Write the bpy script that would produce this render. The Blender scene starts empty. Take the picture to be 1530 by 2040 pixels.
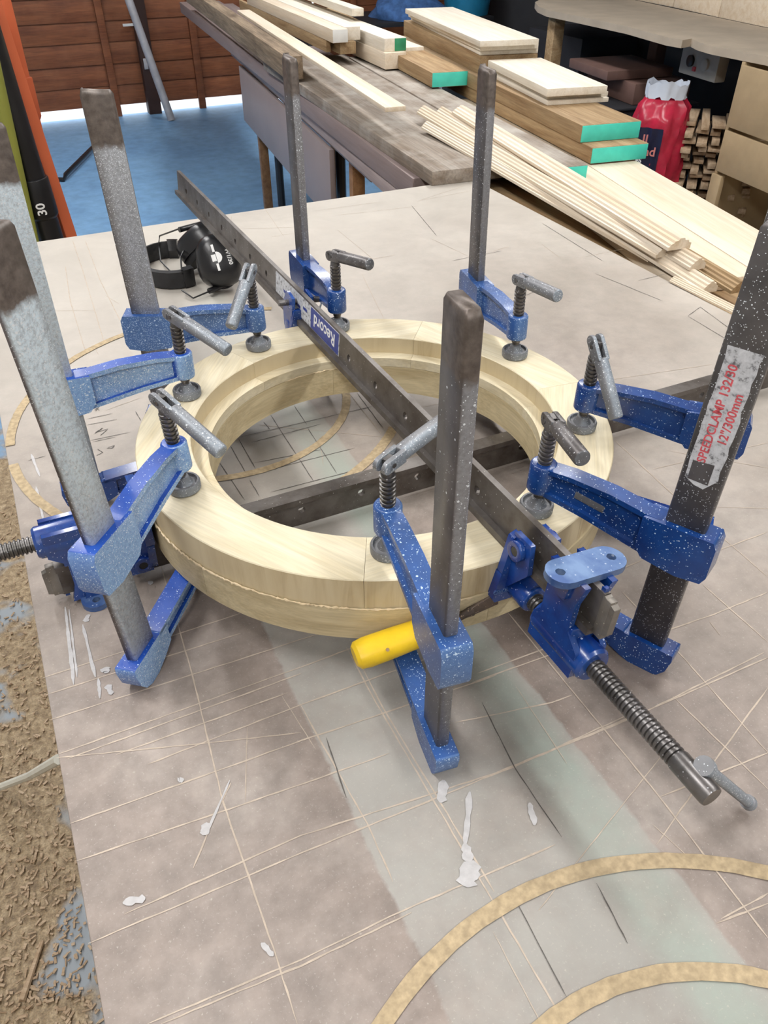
import bpy, bmesh, math, random
from mathutils import Vector, Matrix
random.seed(7)
SC = bpy.context.scene
COL = SC.collection
PI = math.pi
V = Vector

# ------------------------------------------------------------------ camera
F_PX, PITCH, CAM_H = 1560.0, math.radians(38.7), 0.604
FW = V((0, math.cos(PITCH), -math.sin(PITCH)))
RT = V((1, 0, 0))
UP = RT.cross(FW)
CAM = V((0, 0, CAM_H))
cd = bpy.data.cameras.new('camera')
cd.sensor_fit = 'HORIZONTAL'; cd.sensor_width = 36.0
cd.lens = F_PX * 36.0 / 1530.0
cd.clip_start = 0.02; cd.clip_end = 100
cam = bpy.data.objects.new('camera', cd); COL.objects.link(cam)
cam.matrix_world = Matrix(((RT.x, UP.x, -FW.x, CAM.x), (RT.y, UP.y, -FW.y, CAM.y), (RT.z, UP.z, -FW.z, CAM.z), (0, 0, 0, 1)))
SC.camera = cam

# ------------------------------------------------------------------ world, lights, exposure
SC.view_settings.view_transform = 'Standard'
SC.view_settings.look = 'None'
SC.view_settings.gamma = 1.0
SC.view_settings.use_curve_mapping = False
SC.view_settings.exposure = 0.0
cy = SC.cycles
cy.max_bounces = 5; cy.diffuse_bounces = 3; cy.glossy_bounces = 2; cy.transmission_bounces = 1
cy.caustics_reflective = False; cy.caustics_refractive = False
cy.use_adaptive_sampling = True; cy.adaptive_threshold = 0.06; cy.adaptive_min_samples = 12
w = bpy.data.worlds.new('daylight'); SC.world = w; w.use_nodes = True
bg = w.node_tree.nodes['Background']
bg.inputs[0].default_value = (0.80, 0.90, 1.0, 1); bg.inputs[1].default_value = 3.0

ROOM_A = math.radians(25.35)
E1 = V((-math.sin(ROOM_A), math.cos(ROOM_A), 0))
E2 = V((math.cos(ROOM_A), math.sin(ROOM_A), 0))
def RM(e1, e2, z=0.0):
    return E1 * e1 + E2 * e2 + V((0, 0, z))
FLOOR_Z = -0.85
CEIL_Z = 1.95
LAMPS = [(-1.2, -0.6), (-1.2, 1.6), (0.9, -0.6), (0.9, 1.6), (3.0, -0.2), (3.0, 1.9), (5.2, -0.2), (5.2, 1.9)]
def ceiling_light(p, watts, size=(0.25, 1.5)):
    ld = bpy.data.lights.new('fluorescent_light', 'AREA')
    ld.shape = 'RECTANGLE'; ld.size = size[0]; ld.size_y = size[1]
    ld.energy = watts; ld.color = (1.0, 0.985, 0.965)
    lo = bpy.data.objects.new('fluorescent_light', ld); COL.objects.link(lo)
    lo.location = p; lo.rotation_euler = (0, 0, ROOM_A)
    return lo
for (a, b) in LAMPS:
    ceiling_light(RM(a, b, CEIL_Z - 0.09), 30 if a < 4 else 30)

# ------------------------------------------------------------------ pixel geometry helpers
def ray(px):
    return FW + RT * ((px[0] - 765) / F_PX) + UP * (-(px[1] - 1020) / F_PX)
def at(px, z=0.0):
    d = ray(px); t = (z - CAM.z) / d.z
    return CAM + d * t
def proj(p):
    d = p - CAM; z = d.dot(FW)
    return (765 + F_PX * d.dot(RT) / z, 1020 - F_PX * d.dot(UP) / z)
def height_over(pb, z, pt):
    """height of the point straight above the foot pixel pb (at z) that shows at row pt[1]"""
    P = at(pb, z); lo, hi = z - 0.3, z + 0.55
    for _ in range(40):
        m = (lo + hi) / 2
        if proj(V((P.x, P.y, m)))[1] > pt[1]: lo = m
        else: hi = m
    return (lo + hi) / 2
def on_sphere(px, c, r, near=True):
    d = ray(px); o = CAM - c
    A = d.dot(d); B = 2 * d.dot(o); Cc = o.dot(o) - r * r
    D = B * B - 4 * A * Cc
    if D < 0: t = -B / (2 * A)
    else: t = (-B - math.sqrt(D)) / (2 * A) if near else (-B + math.sqrt(D)) / (2 * A)
    return CAM + d * t

# ------------------------------------------------------------------ materials
def new_mat(name):
    m = bpy.data.materials.new(name); m.use_nodes = True
    nt = m.node_tree; b = nt.nodes['Principled BSDF']
    return m, nt, b
def N(nt, t, **kw):
    n = nt.nodes.new(t)
    for k, v in kw.items():
        if k.startswith('i_'):
            key = k[2:]
            key = int(key) if key.isdigit() else key.replace('_', ' ')
            n.inputs[key].default_value = v
        else: setattr(n, k, v)
    return n
def ramp(nt, stops, interp='LINEAR'):
    r = nt.nodes.new('ShaderNodeValToRGB'); cr = r.color_ramp; cr.interpolation = interp
    while len(cr.elements) < len(stops): cr.elements.new(0.5)
    for e, (p, c) in zip(cr.elements, stops):
        e.position = p; e.color = (c[0], c[1], c[2], 1) if not isinstance(c, (int, float)) else (c, c, c, 1)
    return r
def mixc(nt, fac, a, b, blend='MIX'):
    n = nt.nodes.new('ShaderNodeMix'); n.data_type = 'RGBA'; n.blend_type = blend
    for s, v in ((n.inputs[0], fac), (n.inputs[6], a), (n.inputs[7], b)):
        if hasattr(v, 'is_linked'): nt.links.new(v, s)
        elif isinstance(v, (int, float)): s.default_value = v
        else: s.default_value = (v[0], v[1], v[2], 1)
    return n.outputs[2]
def math_(nt, op, a, b=None, c=None, clamp=False):
    n = nt.nodes.new('ShaderNodeMath'); n.operation = op; n.use_clamp = clamp
    for i, v in enumerate((a, b, c)):
        if v is None: continue
        if hasattr(v, 'is_linked'): nt.links.new(v, n.inputs[i])
        else: n.inputs[i].default_value = v
    return n.outputs[0]
def coords(nt, scale=(1, 1, 1), rnd=True, kind='Object'):
    tc = N(nt, 'ShaderNodeTexCoord'); out = tc.outputs[kind]
    if rnd:
        oi = N(nt, 'ShaderNodeObjectInfo')
        sc = N(nt, 'ShaderNodeVectorMath', operation='SCALE'); sc.inputs[0].default_value = (3.1, 5.7, 4.3)
        nt.links.new(oi.outputs['Random'], sc.inputs['Scale'])
        ad = N(nt, 'ShaderNodeVectorMath', operation='ADD')
        nt.links.new(out, ad.inputs[0]); nt.links.new(sc.outputs[0], ad.inputs[1]); out = ad.outputs[0]
    mp = N(nt, 'ShaderNodeMapping'); mp.inputs['Scale'].default_value = scale
    nt.links.new(out, mp.inputs['Vector'])
    return mp.outputs[0]
def noise(nt, vec, scale, detail=4, rough=0.55, dist=0.0):
    n = N(nt, 'ShaderNodeTexNoise'); n.inputs['Scale'].default_value = scale
    n.inputs['Detail'].default_value = detail; n.inputs['Roughness'].default_value = rough
    n.inputs['Distortion'].default_value = dist
    nt.links.new(vec, n.inputs['Vector']); return n.outputs['Fac']
def bump(nt, b, h, strength=0.3, dist=0.001):
    bp = N(nt, 'ShaderNodeBump'); bp.inputs['Strength'].default_value = strength; bp.inputs['Distance'].default_value = dist
    nt.links.new(h, bp.inputs['Height']); nt.links.new(bp.outputs[0], b.inputs['Normal'])

def plain(name, col, rough=0.5, metal=0.0, var=0.12, scale=25.0):
    m, nt, b = new_mat(name)
    v = coords(nt); f = noise(nt, v, scale)
    lo = [c * (1 - var) for c in col]; hi = [min(1, c * (1 + var)) for c in col]
    r = ramp(nt, [(0.3, lo), (0.7, hi)]); nt.links.new(f, r.inputs[0])
    nt.links.new(r.outputs[0], b.inputs['Base Color'])
    b.inputs['Roughness'].default_value = rough; b.inputs['Metallic'].default_value = metal
    return m

def wood(name, light, dark, rough=0.6, stretch=(1.6, 26, 26), fine=0.35, contrast=(0.35, 0.7), stain=None):
    """grain along the local x axis"""
    m, nt, b = new_mat(name)
    v = coords(nt, stretch)
    f = noise(nt, v, 2.2, 6, 0.6, 0.6)
    r = ramp(nt, [(contrast[0], dark), (contrast[1], light)]); nt.links.new(f, r.inputs[0])
    v2 = coords(nt, (stretch[0] * 4, stretch[1] * 9, stretch[2] * 9))
    f2 = noise(nt, v2, 2.0, 3, 0.6)
    r2 = ramp(nt, [(0.3, 1 - fine), (0.65, 1.0)]); nt.links.new(f2, r2.inputs[0])
    col = mixc(nt, 1.0, r.outputs[0], r2.outputs[0], 'MULTIPLY')
    if stain:
        v3 = coords(nt, (1, 1, 1)); f3 = noise(nt, v3, stain[1], 5, 0.65)
        r3 = ramp(nt, [(0.45, 0.0), (0.7, stain[2])]); nt.links.new(f3, r3.inputs[0])
        col = mixc(nt, r3.outputs[0], col, stain[0])
    oi = N(nt, 'ShaderNodeObjectInfo')
    h = N(nt, 'ShaderNodeHueSaturation')
    val = math_(nt, 'MULTIPLY_ADD', oi.outputs['Random'], 0.16, 0.92)
    nt.links.new(val, h.inputs['Value']); nt.links.new(col, h.inputs['Color'])
    nt.links.new(h.outputs[0], b.inputs['Base Color'])
    b.inputs['Roughness'].default_value = rough
    bump(nt, b, f2, 0.15, 0.0006)
    return m

def speckled(name, base, speck, density, cell=620.0, size=0.36, rough=0.35, metal=0.0, film=0.0, film_col=None, patch=0.5, base2=None, coat=0.0, spray=0.0, spray_col=None):
    """paint or steel carrying fine spatter: dots of random size, denser in patches"""
    m, nt, b = new_mat(name)
    v = coords(nt)
    bf = noise(nt, v, 30, 5, 0.6)
    base2 = base2 or [c * 0.6 for c in base]
    r = ramp(nt, [(0.35, base2), (0.62, base)]); nt.links.new(bf, r.inputs[0])
    col = r.outputs[0]
    pf = noise(nt, v, 38, 3, 0.6)
    if spray > 0:
        # overspray that came from one side of the room: it lies on the faces turned that way
        ge = N(nt, 'ShaderNodeNewGeometry'); dt = N(nt, 'ShaderNodeVectorMath', operation='DOT_PRODUCT'); dt.inputs[1].default_value = SPRAY
        nt.links.new(ge.outputs['Normal'], dt.inputs[0])
        mk = math_(nt, 'MULTIPLY', math_(nt, 'SUBTRACT', dt.outputs['Value'], 0.30), 2.6, clamp=True)
        gr = ramp(nt, [(0.34, 0.58), (0.58, 1.0)]); nt.links.new(noise(nt, v, 300, 4, 0.75), gr.inputs[0])
        sk = math_(nt, 'MULTIPLY', math_(nt, 'MULTIPLY', mk, gr.outputs[0]), spray)
        col = mixc(nt, sk, col, spray_col or speck)
    if film > 0:
        rf = ramp(nt, [(0.3, film * 0.75), (0.65, film)]); nt.links.new(noise(nt, v, 420, 3, 0.7), rf.inputs[0])
        col = mixc(nt, rf.outputs[0], col, film_col or speck)
    tot = None
    for k, (sc, sz, dn) in enumerate(((cell, size, density), (cell * 0.42, size * 0.8, density * 0.35))):
        vo = N(nt, 'ShaderNodeTexVoronoi'); vo.inputs['Scale'].default_value = sc
        nt.links.new(v, vo.inputs['Vector'])
        sep = N(nt, 'ShaderNodeSeparateColor'); nt.links.new(vo.outputs['Color'], sep.inputs[0])
        rad = math_(nt, 'MULTIPLY', sep.outputs[1], sz)
        near = math_(nt, 'LESS_THAN', vo.outputs['Distance'], math_(nt, 'ADD', rad, 0.08))
        lim = math_(nt, 'MULTIPLY', math_(nt, 'MULTIPLY_ADD', pf, 2 * patch, 1 - patch), dn)
        if spray > 0: lim = math_(nt, 'ADD', lim, math_(nt, 'MULTIPLY', mk, spray * 0.55))
        on = math_(nt, 'LESS_THAN', sep.outputs[0], lim)
        k2 = math_(nt, 'MULTIPLY', near, on)
        tot = k2 if tot is None else math_(nt, 'MAXIMUM', tot, k2)
    col = mixc(nt, tot, col, speck)
    nt.links.new(col, b.inputs['Base Color'])
    b.inputs['Roughness'].default_value = rough
    mt = math_(nt, 'MULTIPLY', math_(nt, 'SUBTRACT', 1.0, tot), metal * (1 - film))
    if spray > 0: mt = math_(nt, 'MULTIPLY', mt, math_(nt, 'SUBTRACT', 1.0, sk))
    nt.links.new(mt, b.inputs['Metallic'])
    b.inputs['Coat Weight'].default_value = coat; b.inputs['Coat Roughness'].default_value = 0.15
    bump(nt, b, tot, 0.35, 0.0006)
    return m

M = {}
SPRAY = (0.68, -0.72, 0.12)
SPC = (0.40, 0.50, 0.60)
M['blue'] = speckled('blue_hammer_paint', (0.007, 0.058, 0.25), (0.55, 0.66, 0.82), 0.16, cell=800, rough=0.28, coat=0.4, base2=(0.005, 0.030, 0.16), spray=0.22, spray_col=(0.16, 0.30, 0.60))
M['blue_clean'] = speckled('blue_paint_clean', (0.006, 0.056, 0.28), (0.5, 0.6, 0.8), 0.03, cell=800, rough=0.27, coat=0.4, base2=(0.004, 0.024, 0.17), spray=0.12, spray_col=(0.16, 0.30, 0.60))
M['blue_mid'] = speckled('blue_paint_spattered', (0.010, 0.072, 0.29), (0.50, 0.64, 0.82), 0.26, cell=800, rough=0.4, film=0.06, film_col=(0.30, 0.45, 0.70), coat=0.2, spray=0.5, spray_col=(0.16, 0.30, 0.58))
M['blue_dust'] = speckled('blue_paint_dusted', (0.010, 0.075, 0.42), (0.66, 0.76, 0.86), 0.12, cell=900, rough=0.42, coat=0.2, spray=0.95, spray_col=(0.28, 0.46, 0.72), base2=(0.008, 0.055, 0.33))
M['steel'] = speckled('dark_steel', (0.19, 0.18, 0.18), (0.66, 0.66, 0.68), 0.12, cell=800, rough=0.42, metal=0.7, base2=(0.11, 0.10, 0.10), spray=0.2, spray_col=SPC)
M['steel_dust'] = speckled('dusted_steel', (0.22, 0.22, 0.23), (0.70, 0.73, 0.77), 0.24, cell=850, rough=0.5, metal=0.5, film=0.16, film_col=(0.40, 0.43, 0.48), base2=(0.14, 0.14, 0.15), spray=0.5, spray_col=SPC)
M['pad'] = speckled('pad_steel', (0.17, 0.17, 0.18), (0.6, 0.62, 0.66), 0.16, cell=850, rough=0.5, metal=0.35, film=0.2, film_col=(0.32, 0.33, 0.35), base2=(0.09, 0.09, 0.095), spray=0.25, spray_col=SPC)
M['thread'] = speckled('thread_steel', (0.20, 0.19, 0.19), (0.6, 0.6, 0.63), 0.05, cell=800, rough=0.36, metal=0.8, base2=(0.10, 0.095, 0.09))
M['tbar'] = speckled('sash_bar_steel', (0.17, 0.155, 0.145), (0.5, 0.49, 0.47), 0.02, cell=800, rough=0.40, metal=0.6, base2=(0.085, 0.07, 0.06), film=0.05, film_col=(0.3, 0.28, 0.27))
def bar_mat(name, density, spray, tip=0.045, base=(0.17, 0.155, 0.15), cell=850.0, film=0.04, spray_col=(0.68, 0.79, 0.87)):
    """clamp bar: spatter below, bare brown steel at the top end"""
    m = speckled(name, base, (0.74, 0.78, 0.82), density, cell=cell, rough=0.45, metal=0.55, film=film, film_col=(0.38, 0.38, 0.40), base2=[c * 0.62 for c in base], spray=spray, spray_col=spray_col)
    nt = m.node_tree; b = nt.nodes['Principled BSDF']
    if tip <= 0: return m
    tc = N(nt, 'ShaderNodeTexCoord'); sp = N(nt, 'ShaderNodeSeparateXYZ'); nt.links.new(tc.outputs['Object'], sp.inputs[0])
    nz = noise(nt, tc.outputs['Object'], 140, 3)
    zz = math_(nt, 'ADD', sp.outputs[2], math_(nt, 'MULTIPLY', nz, 0.012))
    k = math_(nt, 'MULTIPLY', math_(nt, 'SUBTRACT', zz, 0.306 - tip), 140.0, clamp=True)
    old = b.inputs['Base Color'].links[0].from_socket
    bn = ramp(nt, [(0.3, (0.085, 0.068, 0.058)), (0.7, (0.165, 0.135, 0.118))]); nt.links.new(nz, bn.inputs[0])
    nt.links.new(mixc(nt, k, old, bn.outputs[0]), b.inputs['Base Color'])
    return m
M['bar_heavy'] = bar_mat('bar_thick_dust', 0.10, 1.0, 0.045, (0.20, 0.175, 0.18))
M['bar_medium'] = bar_mat('bar_spattered', 0.12, 0.85, 0.05, spray_col=(0.50, 0.53, 0.58))
M['bar_light'] = bar_mat('bar_light_spatter', 0.20, 0.06, 0.0, (0.13, 0.12, 0.12))
M['bar_far'] = bar_mat('bar_far_steel', 0.08, 0.58, 0.035, (0.15, 0.14, 0.145), spray_col=(0.42, 0.43, 0.46))
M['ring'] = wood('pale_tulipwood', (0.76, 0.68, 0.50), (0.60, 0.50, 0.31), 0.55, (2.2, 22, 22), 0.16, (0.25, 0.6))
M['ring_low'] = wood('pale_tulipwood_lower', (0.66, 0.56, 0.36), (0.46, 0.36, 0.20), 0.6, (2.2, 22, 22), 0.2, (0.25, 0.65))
M['pine'] = wood('planed_pine', (0.76, 0.66, 0.53), (0.66, 0.53, 0.38), 0.55, (0.9, 16, 16), 0.14, (0.3, 0.6))
M['pale'] = wood('pale_planed_board', (0.80, 0.74, 0.64), (0.68, 0.60, 0.48), 0.55, (1.2, 20, 20), 0.12, (0.3, 0.6))
M['tan'] = wood('sawn_tan_timber', (0.50, 0.36, 0.20), (0.26, 0.15, 0.065), 0.7, (1.2, 14, 14), 0.3, (0.3, 0.7))
M['rough'] = wood('rough_sawn_timber', (0.36, 0.27, 0.18), (0.11, 0.07, 0.04), 0.8, (1.0, 10, 10), 0.4, (0.3, 0.7))
M['grey_slab'] = wood('weathered_slab', (0.38, 0.33, 0.28), (0.20, 0.15, 0.11), 0.75, (0.9, 10, 10), 0.35, (0.3, 0.7), ((0.45, 0.42, 0.38), 6.0, 0.8))
M['mauve'] = wood('primed_mauve_board', (0.46, 0.38, 0.37), (0.33, 0.26, 0.25), 0.6, (0.7, 9, 9), 0.15, (0.3, 0.7))
M['lilac'] = wood('dark_mauve_board', (0.30, 0.235, 0.225), (0.22, 0.165, 0.155), 0.55, (0.7, 9, 9), 0.1, (0.3, 0.7))
M['moulding'] = wood('moulded_pine', (0.76, 0.67, 0.55), (0.62, 0.49, 0.34), 0.5, (0.8, 18, 18), 0.12, (0.3, 0.6))
M['offcut'] = wood('offcut_wood', (0.60, 0.46, 0.32), (0.36, 0.24, 0.14), 0.65, (3, 22, 22), 0.2, (0.3, 0.7))
M['leg_wood'] = wood('orange_brown_leg', (0.36, 0.19, 0.08), (0.20, 0.09, 0.035), 0.5, (1.5, 20, 20), 0.25, (0.3, 0.7))
M['fence'] = wood('stained_fence_board', (0.34, 0.115, 0.042), (0.17, 0.048, 0.017), 0.65, (1.0, 9, 9), 0.35, (0.3, 0.75), ((0.30, 0.12, 0.055), 4.0, 0.5))
M['mdf'] = plain('mdf', (0.42, 0.31, 0.18), 0.6, 0, 0.08, 12)
M['mdf_top'] = plain('dusty_worktop', (0.44, 0.37, 0.29), 0.7, 0, 0.10, 7)
M['blue_worn'] = speckled('worn_blue_paint', (0.16, 0.26, 0.46), (0.40, 0.48, 0.62), 0.10, cell=500, rough=0.35, metal=0.25, base2=(0.05, 0.11, 0.30), coat=0.2)
def streak_mat():
    m, nt, b = new_mat('cut_wood_side')
    v = coords(nt, (1, 1, 1)); mp = N(nt, 'ShaderNodeMapping'); mp.inputs['Scale'].default_value = (70, 70, 9); mp.inputs['Rotation'].default_value = (0.25, 0.45, 0)
    nt.links.new(v, mp.inputs[0]); f = noise(nt, mp.outputs[0], 1.0, 4, 0.6, 0.8); f2 = noise(nt, v, 7, 2, 0.5)
    r = ramp(nt, [(0.32, (0.40, 0.29, 0.15)), (0.5, (0.56, 0.45, 0.27)), (0.7, (0.66, 0.56, 0.37))]); nt.links.new(f, r.inputs[0])
    k = ramp(nt, [(0.35, 0.15), (0.6, 0.85)]); nt.links.new(f2, k.inputs[0])
    nt.links.new(mixc(nt, k.outputs[0], r.outputs[0], (0.63, 0.53, 0.35)), b.inputs['Base Color']); b.inputs['Roughness'].default_value = 0.6
    return m
M['ring_side'] = streak_mat()
M['teal'] = plain('teal_end_paint', (0.07, 0.62, 0.50), 0.45, 0, 0.08, 30)
M['green'] = plain('green_end_paint', (0.03, 0.26, 0.13), 0.5, 0, 0.1, 30)
M['white_end'] = plain('white_end_paint', (0.72, 0.72, 0.70), 0.6, 0, 0.05, 30)
M['black'] = plain('black_plastic', (0.012, 0.012, 0.014), 0.32, 0, 0.2, 20)
M['black_soft'] = plain('black_padding', (0.02, 0.02, 0.022), 0.7, 0, 0.3, 60)
M['white_print'] = plain('white_print', (0.80, 0.80, 0.80), 0.5, 0, 0.06, 200)
M['red_print'] = plain('red_print', (0.62, 0.10, 0.12), 0.5, 0, 0.3, 260)
M['blue_print'] = plain('blue_print', (0.03, 0.05, 0.25), 0.45, 0, 0.2, 200)
M['yellow'] = plain('yellow_plastic', (0.78, 0.52, 0.015), 0.38, 0, 0.10, 45)
M['dark_wall'] = plain('dark_wall', (0.035, 0.035, 0.04), 0.9, 0, 0.2, 4)
M['dark_thing'] = plain('dark_plastic', (0.02, 0.021, 0.026), 0.6, 0, 0.2, 8)  # near-black plastic for the crate, cabinets and rear shelf
M['orange'] = plain('orange_plastic', (0.56, 0.125, 0.05), 0.4, 0, 0.06, 9)
M['olive'] = plain('olive_plastic', (0.26, 0.27, 0.05), 0.5, 0, 0.1, 9)
M['grey_plastic'] = plain('grey_plastic', (0.45, 0.43, 0.38), 0.5, 0, 0.1, 14)
M['mauve_panel'] = plain('mauve_grey_laminate', (0.30, 0.245, 0.24), 0.45, 0, 0.05, 5)
M['brown_box'] = plain('brown_box', (0.15, 0.085, 0.07), 0.6, 0, 0.15, 8)
M['pole'] = plain('grey_pole', (0.42, 0.41, 0.43), 0.45, 0.1, 0.15, 15)
M['post'] = plain('dark_brown_post', (0.05, 0.022, 0.015), 0.6, 0, 0.25, 9)
M['denim'] = plain('blue_cloth', (0.05, 0.13, 0.33), 0.85, 0, 0.35, 22)
M['cyan'] = plain('cyan_plastic', (0.02, 0.22, 0.40), 0.45, 0, 0.15, 9)
M['bag_red'] = plain('red_bag_film', (0.46, 0.022, 0.055), 0.22, 0, 0.25, 14)
M['bag_navy'] = plain('navy_bag_film', (0.014, 0.016, 0.045), 0.25, 0, 0.2, 14)
M['bag_white'] = plain('white_bag_film', (0.62, 0.68, 0.78), 0.3, 0, 0.06, 14)
M['bag_text'] = plain('bag_lettering', (0.62, 0.22, 0.20), 0.4, 0, 0.1, 30)
M['plaster'] = plain('painted_block_wall', (0.70, 0.69, 0.66), 0.85, 0, 0.06, 3)
M['ceil'] = plain('white_ceiling', (0.80, 0.80, 0.78), 0.85, 0, 0.03, 3)
M['groove'] = plain('groove_sawdust', (0.43, 0.335, 0.21), 0.9, 0, 0.22, 160)
M['score'] = plain('score_dust', (0.50, 0.42, 0.345), 0.9, 0, 0.15, 120)
M['pencil'] = plain('pencil_mark', (0.11, 0.10, 0.092), 0.7, 0, 0.3, 200)
M['chalk'] = plain('white_smear', (0.49, 0.48, 0.485), 0.8, 0, 0.1, 160)
M['cable'] = plain('white_cable', (0.66, 0.65, 0.58), 0.5, 0, 0.05, 20)
M['tube'] = new_mat('lit_tube')[0]
_b = M['tube'].node_tree.nodes['Principled BSDF']; _b.inputs['Emission Color'].default_value = (1, 0.97, 0.93, 1); _b.inputs['Emission Strength'].default_value = 6.0
M['out_ground'] = plain('sunlit_yard', (0.72, 0.74, 0.74), 0.9, 0, 0.12, 2)
M['glue'] = plain('dried_glue', (0.72, 0.58, 0.38), 0.4, 0, 0.12, 90)
M['rust'] = speckled('rusty_blade', (0.20, 0.15, 0.12), (0.42, 0.30, 0.2), 0.2, rough=0.5, metal=0.5, base2=(0.09, 0.07, 0.06))
M['end_bare'] = speckled('bare_jaw_steel', (0.30, 0.28, 0.25), (0.5, 0.45, 0.36), 0.08, rough=0.45, metal=0.55, base2=(0.20, 0.18, 0.16))

def table_material():
    m, nt, b = new_mat('hardboard_top')
    tc = N(nt, 'ShaderNodeTexCoord'); v = tc.outputs['Object']
    n1 = noise(nt, v, 3.2, 6, 0.62, 0.3); n2 = noise(nt, v, 34, 5, 0.65); n3 = noise(nt, v, 420, 3, 0.7); n4 = noise(nt, v, 1.1, 4, 0.6, 0.5)
    r = ramp(nt, [(0.30, (0.190, 0.148, 0.125)), (0.50, (0.290, 0.240, 0.212)), (0.72, (0.405, 0.360, 0.328))]); nt.links.new(n1, r.inputs[0])
    r2 = ramp(nt, [(0.34, 0.78), (0.66, 1.13)]); nt.links.new(n2, r2.inputs[0])
    col = mixc(nt, 1.0, r.outputs[0], r2.outputs[0], 'MULTIPLY')
    sp = N(nt, 'ShaderNodeSeparateXYZ'); nt.links.new(v, sp.inputs[0])
    wob = math_(nt, 'MULTIPLY', math_(nt, 'SUBTRACT', n2, 0.5), 0.012)
    x = math_(nt, 'ADD', sp.outputs[0], wob); y = sp.outputs[1]
    def band(a, c, soft=0.003):
        p = math_(nt, 'DIVIDE', math_(nt, 'SUBTRACT', x, a), soft, clamp=True)
        q = math_(nt, 'DIVIDE', math_(nt, 'SUBTRACT', c, x), soft, clamp=True)
        return math_(nt, 'MULTIPLY', p, q)
    # faded paint strip, with a greener stripe along its right side
    wear = ramp(nt, [(0.28, 0.25), (0.6, 0.80)]); nt.links.new(noise(nt, v, 9, 5, 0.65), wear.inputs[0])
    k1 = math_(nt, 'MULTIPLY', band(0.125, 0.338), wear.outputs[0])
    col = mixc(nt, k1, col, (0.375, 0.370, 0.345))
    k2 = math_(nt, 'MULTIPLY', band(0.272, 0.338, 0.02), wear.outputs[0])
    col = mixc(nt, math_(nt, 'MULTIPLY', k2, 0.75), col, (0.30, 0.375, 0.325))
    # pale mottled tone, growing towards the far and right sides of the sheet
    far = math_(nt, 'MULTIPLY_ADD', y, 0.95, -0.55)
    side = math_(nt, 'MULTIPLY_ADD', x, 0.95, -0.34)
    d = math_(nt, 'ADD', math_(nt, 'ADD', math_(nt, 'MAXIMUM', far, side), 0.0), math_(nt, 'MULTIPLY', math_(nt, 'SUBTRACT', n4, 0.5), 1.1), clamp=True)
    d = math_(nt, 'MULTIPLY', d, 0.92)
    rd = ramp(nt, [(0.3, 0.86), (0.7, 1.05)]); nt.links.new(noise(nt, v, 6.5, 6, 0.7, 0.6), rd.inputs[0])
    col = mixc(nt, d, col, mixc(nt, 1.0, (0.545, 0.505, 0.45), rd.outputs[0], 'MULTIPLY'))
    fl = ramp(nt, [(0.60, 0.0), (0.72, 0.60)]); nt.links.new(n3, fl.inputs[0])
    col = mixc(nt, fl.outputs[0], col, (0.52, 0.47, 0.42))
    nt.links.new(col, b.inputs['Base Color'])
    rr = ramp(nt, [(0.3, 0.42), (0.7, 0.62)]); nt.links.new(n1, rr.inputs[0]); nt.links.new(rr.outputs[0], b.inputs['Roughness'])
    bump(nt, b, n3, 0.12, 0.0004)
    return m
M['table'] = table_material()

def floor_material():
    m, nt, b = new_mat('blue_painted_concrete')
    tc = N(nt, 'ShaderNodeTexCoord'); v = tc.outputs['Object']
    n1 = noise(nt, v, 1.6, 5, 0.6); n2 = noise(nt, v, 14, 5, 0.6); n3 = noise(nt, v, 75, 3, 0.6); n4 = noise(nt, v, 260, 2, 0.7)
    r = ramp(nt, [(0.3, (0.13, 0.27, 0.47)), (0.7, (0.20, 0.38, 0.60))]); nt.links.new(n1, r.inputs[0])
    r2 = ramp(nt, [(0.3, 0.85), (0.7, 1.12)]); nt.links.new(n2, r2.inputs[0])
    col = mixc(nt, 1.0, r.outputs[0], r2.outputs[0], 'MULTIPLY')
    # sawdust and chips around the work table
    sp = N(nt, 'ShaderNodeSeparateXYZ'); nt.links.new(v, sp.inputs[0])
    mp = N(nt, 'ShaderNodeMapping'); nt.links.new(v, mp.inputs[0])
    blot = noise(nt, v, 5.5, 3, 0.55)
    near = math_(nt, 'MINIMUM', math_(nt, 'MULTIPLY_ADD', sp.outputs[1], -0.75, 2.5), 0.74)
    pale = math_(nt, 'MULTIPLY', math_(nt, 'MULTIPLY_ADD', sp.outputs[1], -1.2, 3.4), 0.8, clamp=True)
    col = mixc(nt, pale, col, (0.30, 0.335, 0.37))
    k = math_(nt, 'MULTIPLY', math_(nt, 'SUBTRACT', math_(nt, 'ADD', near, math_(nt, 'MULTIPLY', blot, 2.4)), 1.62), 6.0, clamp=True)
    chips = ramp(nt, [(0.30, (0.20, 0.135, 0.075)), (0.5, (0.34, 0.25, 0.145)), (0.72, (0.50, 0.385, 0.245))]); nt.links.new(n3, chips.inputs[0])
    ch2 = ramp(nt, [(0.35, 0.70), (0.65, 1.15)]); nt.links.new(n4, ch2.inputs[0])
    cc = mixc(nt, 1.0, chips.outputs[0], ch2.outputs[0], 'MULTIPLY')
    col = mixc(nt, k, col, cc)
    nt.links.new(col, b.inputs['Base Color']); b.inputs['Roughness'].default_value = 0.55
    bump(nt, b, math_(nt, 'MULTIPLY', n3, k), 0.5, 0.01)
    return m
M['floor'] = floor_material()

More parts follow.
